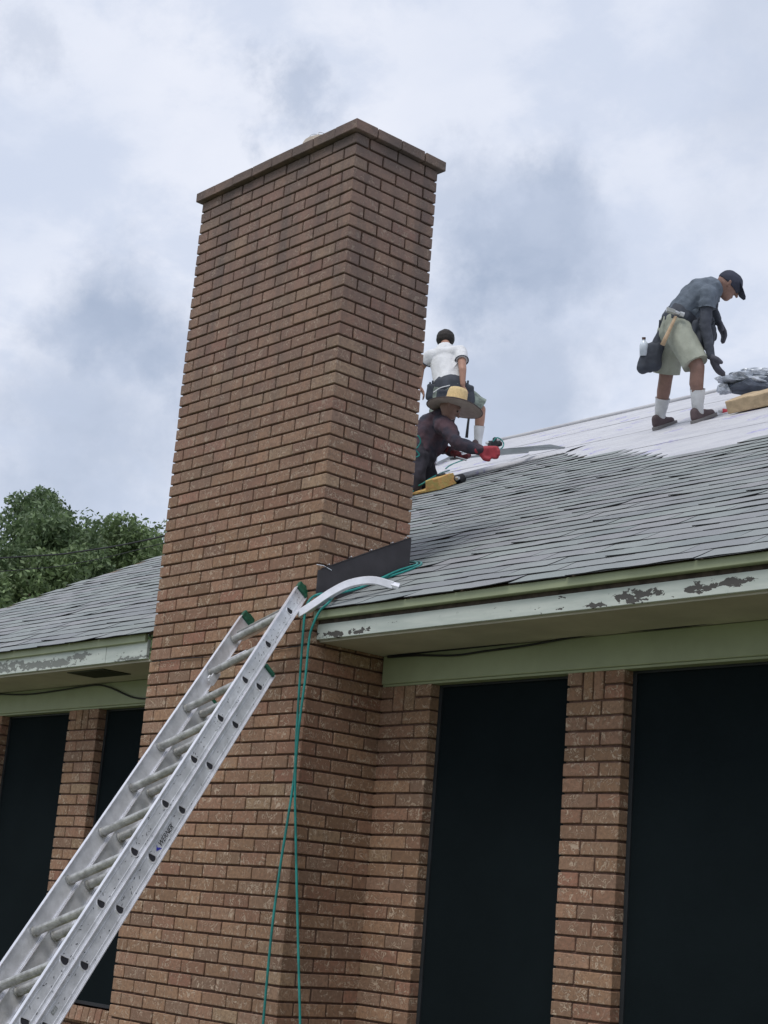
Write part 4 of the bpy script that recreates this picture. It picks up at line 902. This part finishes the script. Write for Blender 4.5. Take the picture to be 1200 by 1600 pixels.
shoe(C_, ftC - UPV * .04, ftC - UPV * .04 - RT_ * .2 + VF * .12, RN, BLACK, BLACK)
RG = mat('red_glove', (.33, .04, .055), .7, var=.12, scale=20); 
def glove(wr, tgt, side, s, nsg, m_):
    hh = hand(wr, tgt - wr, side, nsg, s, .8); return blob('glove', [(a, b + .012, c, e + .010) + tuple(x) for a, b, c, e, *x in hh] + [(wr - (tgt - wr).normalized() * .03, .036, wr, .035)], m_, C_, .007, 3)
glove(wR, PT(772, 707, dC - .45), UP_, 1.0, 1, RG); glove(wL, PT(726, 718, dC + .02), UP_ * .4 + VF, 1.0, 1, mat('dark_red_glove', (.16, .03, .035), .7, var=.5, scale=30))
STRAW = mat('straw', (.62, .47, .25), .85, var=.12, scale=60, bump=.5, bscale=130); STRAWU = mat('brim_lining', (.40, .33, .29), .9, var=.1, scale=20)
nh = (UP_ * .94 + RT_ * .2 + FW_ * .25).normalized(); hb = PT(711, 635, dC - .13); uh = (RT_ * .93 - UP_ * .36); uh = (uh - nh * uh.dot(nh)).normalized(); vh = nh.cross(uh)
def hring(r, h, e=1., dip=0.): return [hb + (uh * math.cos(t) * r + vh * math.sin(t) * r * e) + nh * (h - dip * (math.cos(t) ** 2)) for t in np.linspace(0, 2 * math.pi, 33)[:-1]]
m = MB(); m.loft([hring(.090, .0), hring(.090, .05), hring(.086, .12), hring(.076, .152), hring(.05, .160), hring(.0, .145)], caps=False); ht = m.build('straw_hat', STRAW, C_, smooth_=True)
m = MB(); m.loft([hring(.091, .004), hring(.17, .004, 1, -.004), hring(.238, -.002, 1, .018)], caps=False); m.build('brim', STRAW, ht, smooth_=True)
m = MB(); m.loft([hring(.05, -.004), hring(.17, -.002, 1, -.004), hring(.236, -.008, 1, .018)], caps=False); m.build('brim_lining', STRAWU, ht, smooth_=True)
m = MB(); m.loft([hring(.092, .006), hring(.092, .024)], caps=False); m.build('hat_band', mat('hat_band', (.16, .12, .09), .9), ht)
m = MB(); m.tube(hring(.238, -.005, 1, .018) + hring(.238, -.005, 1, .018)[:1], .005, 5); m.build('brim_edge', mat('brim_tape', (.10, .08, .08), .9), ht)
# ------------------------------------------------------------------ tools and materials on the roof
def nailer(c, ax, lab):
    t = thing('nail_gun', c, lab, 'nail gun', 'nail guns on the roof'); ax = ax.normalized(); s_ = RN.cross(ax).normalized(); u_ = RN
    m = MB(); m.tube([c + u_ * .05, c + u_ * .05 + ax * .04, c + u_ * .055 + ax * .12], [.026, .034, .034], 12); m.tube([c + u_ * .055 + ax * .12, c + u_ * .055 + ax * .145], [.038, .03], 12); m.build('gun_body', BLACK, t)
    m = MB(); m.tube([c + u_ * .07 + ax * .09, c + u_ * .11 + ax * .10 + s_ * .03, c + u_ * .12 + ax * .14 + s_ * .08], [.017, .018, .02], 8); m.build('handle', BLACK, t, smooth_=True)
    m = MB(); m.tube([c + u_ * .035 + ax * .02 - s_ * .02, c + u_ * .035 + ax * .02 - s_ * .085], .04, 14); m.build('magazine', BLACK, t)
    m = MB(); m.tube([c + u_ * .05 - ax * .03, c + u_ * .05], [.012, .02], 8); m.build('nose', SILV, t); return t
nailer(ROOF(716, 757), -RT_ * .6 + VF * .8, 'black nail gun lying beside the orange foam pad'); nailer(ROOF(765, 703) + UPV * .02, RT_ * .7 + VF * .3, 'black nail gun standing behind the red glove')
hose('air_line', [PT(770, 690, 14.9), PT(776, 684, 14.9), PT(783, 687, 14.9), PT(787, 694, 14.9), PT(783, 701, 14.9), on_roof(774, 704)], .006, TEAL, 'small loop of air line at the nail gun behind the red glove', 'hose')
hose('air_line', [Vector((-2.9, 3.2, rz(3.2) + .1)), PT(644, 763, 13.2), PT(658, 757, 13.2), PT(674, 747, 13.25), PT(690, 739, 13.5), PT(702, 735, 13.8)], .007, TEAL, 'teal air line running past the kneeling roofer to the nail gun', 'hose')
hose('air_line', [on_roof(697, 734), on_roof(703, 729), on_roof(715, 724), on_roof(728, 719), on_roof(738, 716)], .006, TEAL, 'short teal air line on the white underlayment below the glove', 'hose')
for pts in (((651, 680), (655, 683), (657, 690), (654, 697), (650, 701)), ((650, 704), (653, 707), (655, 711), (651, 714), (647, 713))):
    m = MB(); m.tube(spline([PT(x, y, dC - .28) for x, y in pts], 5), .006, 6); m.build('hose_clip', TEAL, C_)
FOAM = mat('orange_foam', (.46, .24, .09), .95, var=.2, scale=18, tint=(.44, .35, .12), bump=.8, bscale=60)
TAN = mat('tan_foam', (.47, .36, .23), .95, var=.18, scale=12, bump=.6, bscale=50)
def slab(name, o, ex, ey, h, m_, lab, seed, lip=0):
    m = MB(); nx, ny = 14, 6; V = []; off = seed
    U = (Vector((0, 1, SL))).normalized()
    for layer in (0, 1):
        for j in range(ny + 1):
            for i in range(nx + 1):
                p = o + Vector((1, 0, 0)) * (ex * i / nx) + U * (ey * j / ny)
                w_ = .012 * mnoise.noise(Vector((i * .6, j * .6, off + layer)))
                V.append(p + RN * (.012 if not layer else h + w_ + lip * (1 if i > nx * .55 else 0)) + Vector((w_, w_, 0)) * layer)
    a = (nx + 1) * (ny + 1); F = []
    for j in range(ny):
        for i in range(nx):
            q = j * (nx + 1) + i; F += [(q, q + nx + 1, q + nx + 2, q + 1), (a + q, a + q + 1, a + q + nx + 2, a + q + nx + 1)]
    for i in range(nx): F += [(i, i + 1, a + i + 1, a + i), (ny * (nx + 1) + i + 1, ny * (nx + 1) + i, a + ny * (nx + 1) + i, a + ny * (nx + 1) + i + 1)]
    for j in range(ny): q = j * (nx + 1); r_ = q + nx; F += [(q + nx + 1, q, a + q, a + q + nx + 1), (r_, r_ + nx + 1, a + r_ + nx + 1, a + r_)]
    m.add(V, F); o_ = m.build(name, m_, None, bevel=.008, seg=2); return tag(o_, lab, 'foam pad')
slab('foam_pad', ROOF(644, 776), .34, .20, .03, FOAM, 'torn orange foam pad under the kneeling roofer\'s knee', 3, .075)
slab('foam_pad', ROOF(1138, 650), .95, .30, .115, TAN, 'thick tan foam block lying on the underlayment at the right edge', 8)
def crumple(name, c, ax, ay, az, m_, par, seed, n=3):
    bm = bmesh.new(); bmesh.ops.create_icosphere(bm, subdivisions=n, radius=1)
    for v in bm.verts:
        q = v.co.copy(); k = 1 + .38 * mnoise.noise(q * 1.7 + Vector((seed, 0, 0))) + .22 * mnoise.noise(q * 4.1 + Vector((0, seed, 0))); z = max(q.z, -.35)
        v.co = (c + ax * q.x * k + ay * q.y * k + az * z * k) + Vector((0, 0, ZO)) - org(par)
    me = bpy.data.meshes.new(name); bm.to_mesh(me); bm.free(); me.materials.append(m_); return link(name, me, par)
PLAST = mat('silver_wrapper', (.58, .61, .66), .3, .25, var=.25, scale=14, bump=.8, bscale=30, tint=(.36, .40, .45)); PACK = mat('grey_pack', (.13, .15, .19), .8, var=.3, scale=12)
cb_ = ROOF(1176, 630) + RN * .12 + VF * .12
bg_ = thing('crumpled_bag', cb_, 'crumpled silver plastic bag over a grey pack on top of the tan foam block', 'bag')
crumple('pack', cb_ + UPV * .05 + VH * .12, VH * .26, VF * .14, UPV * .09, PACK, bg_, 2)
crumple('wrapper', cb_ + UPV * .10 + VH * .02, VH * .21, VF * .12, UPV * .075, PLAST, bg_, 5, 4); crumple('wrapper', cb_ + UPV * .16 + VH * .14, VH * .20, VF * .10, UPV * .06, PLAST, bg_, 9, 4)
crumple('wrapper', cb_ + UPV * .01 - VH * .17, VH * .05, VF * .05, UPV * .06, PLAST, bg_, 7)
rc_ = thing('marking_bottle', ROOF(1131, 646), 'tiny red and white bottle lying beside the tan foam block', 'bottle'); m = MB(); b_ = ROOF(1124, 647) + RN * .025; m.tube([b_, b_ + VH * .03], .012, 8); m.build('cap', SOCK, rc_); m = MB(); m.tube([b_ + VH * .03, b_ + VH * .10], .022, 10); m.build('bottle_body', mat('red_plastic', (.55, .06, .08), .4), rc_)
METAL = mat('mill_flashing', (.34, .37, .38), .4, .6, var=.1, scale=6)
def strip(a, b, h, lab):
    ax = (b - a); m = MB(); hn = UP_ * h
    m.loft([[a, a + hn, a + hn + VF * .004, a + VF * .004], [a.lerp(b, .78), a.lerp(b, .78) + hn, a.lerp(b, .78) + hn + VF * .004, a.lerp(b, .78) + VF * .004], [b, b + hn * .15, b + hn * .15 + VF * .004, b + VF * .004]])
    m.loft([[a + hn, a + hn + UP_ * .003, a + hn + VF * .05 + UP_ * .003, a + hn + VF * .05], [b + hn * .15, b + hn * .15 + UP_ * .003, b + hn * .15 + VF * .05 + UP_ * .003, b + hn * .15 + VF * .05]])
    tag(m.build('metal_strip', METAL), lab, 'metal strip', 'loose metal strips')
strip(PT(777, 710, dC - .46), on_roof(884, 703.5, .02), .042, 'long grey metal strip pointing right from the red glove')
strip(PT(703, 719, dC + .0), on_roof(828, 711, .03), .018, 'thin metal strip held between the dark glove and the underlayment edge')
strip(on_roof(684, 729), on_roof(724, 708), .03, 'short metal strip on the left end of the underlayment')
kn_ = thing('utility_knife', PT(728, 718, dC), 'small knife in the kneeling roofer\'s darker glove', 'knife'); m = MB(); m.tube([PT(712, 714, dC - .03), PT(729, 719, dC - .03)], .009, 6); m.build('handle', SILV, kn_)
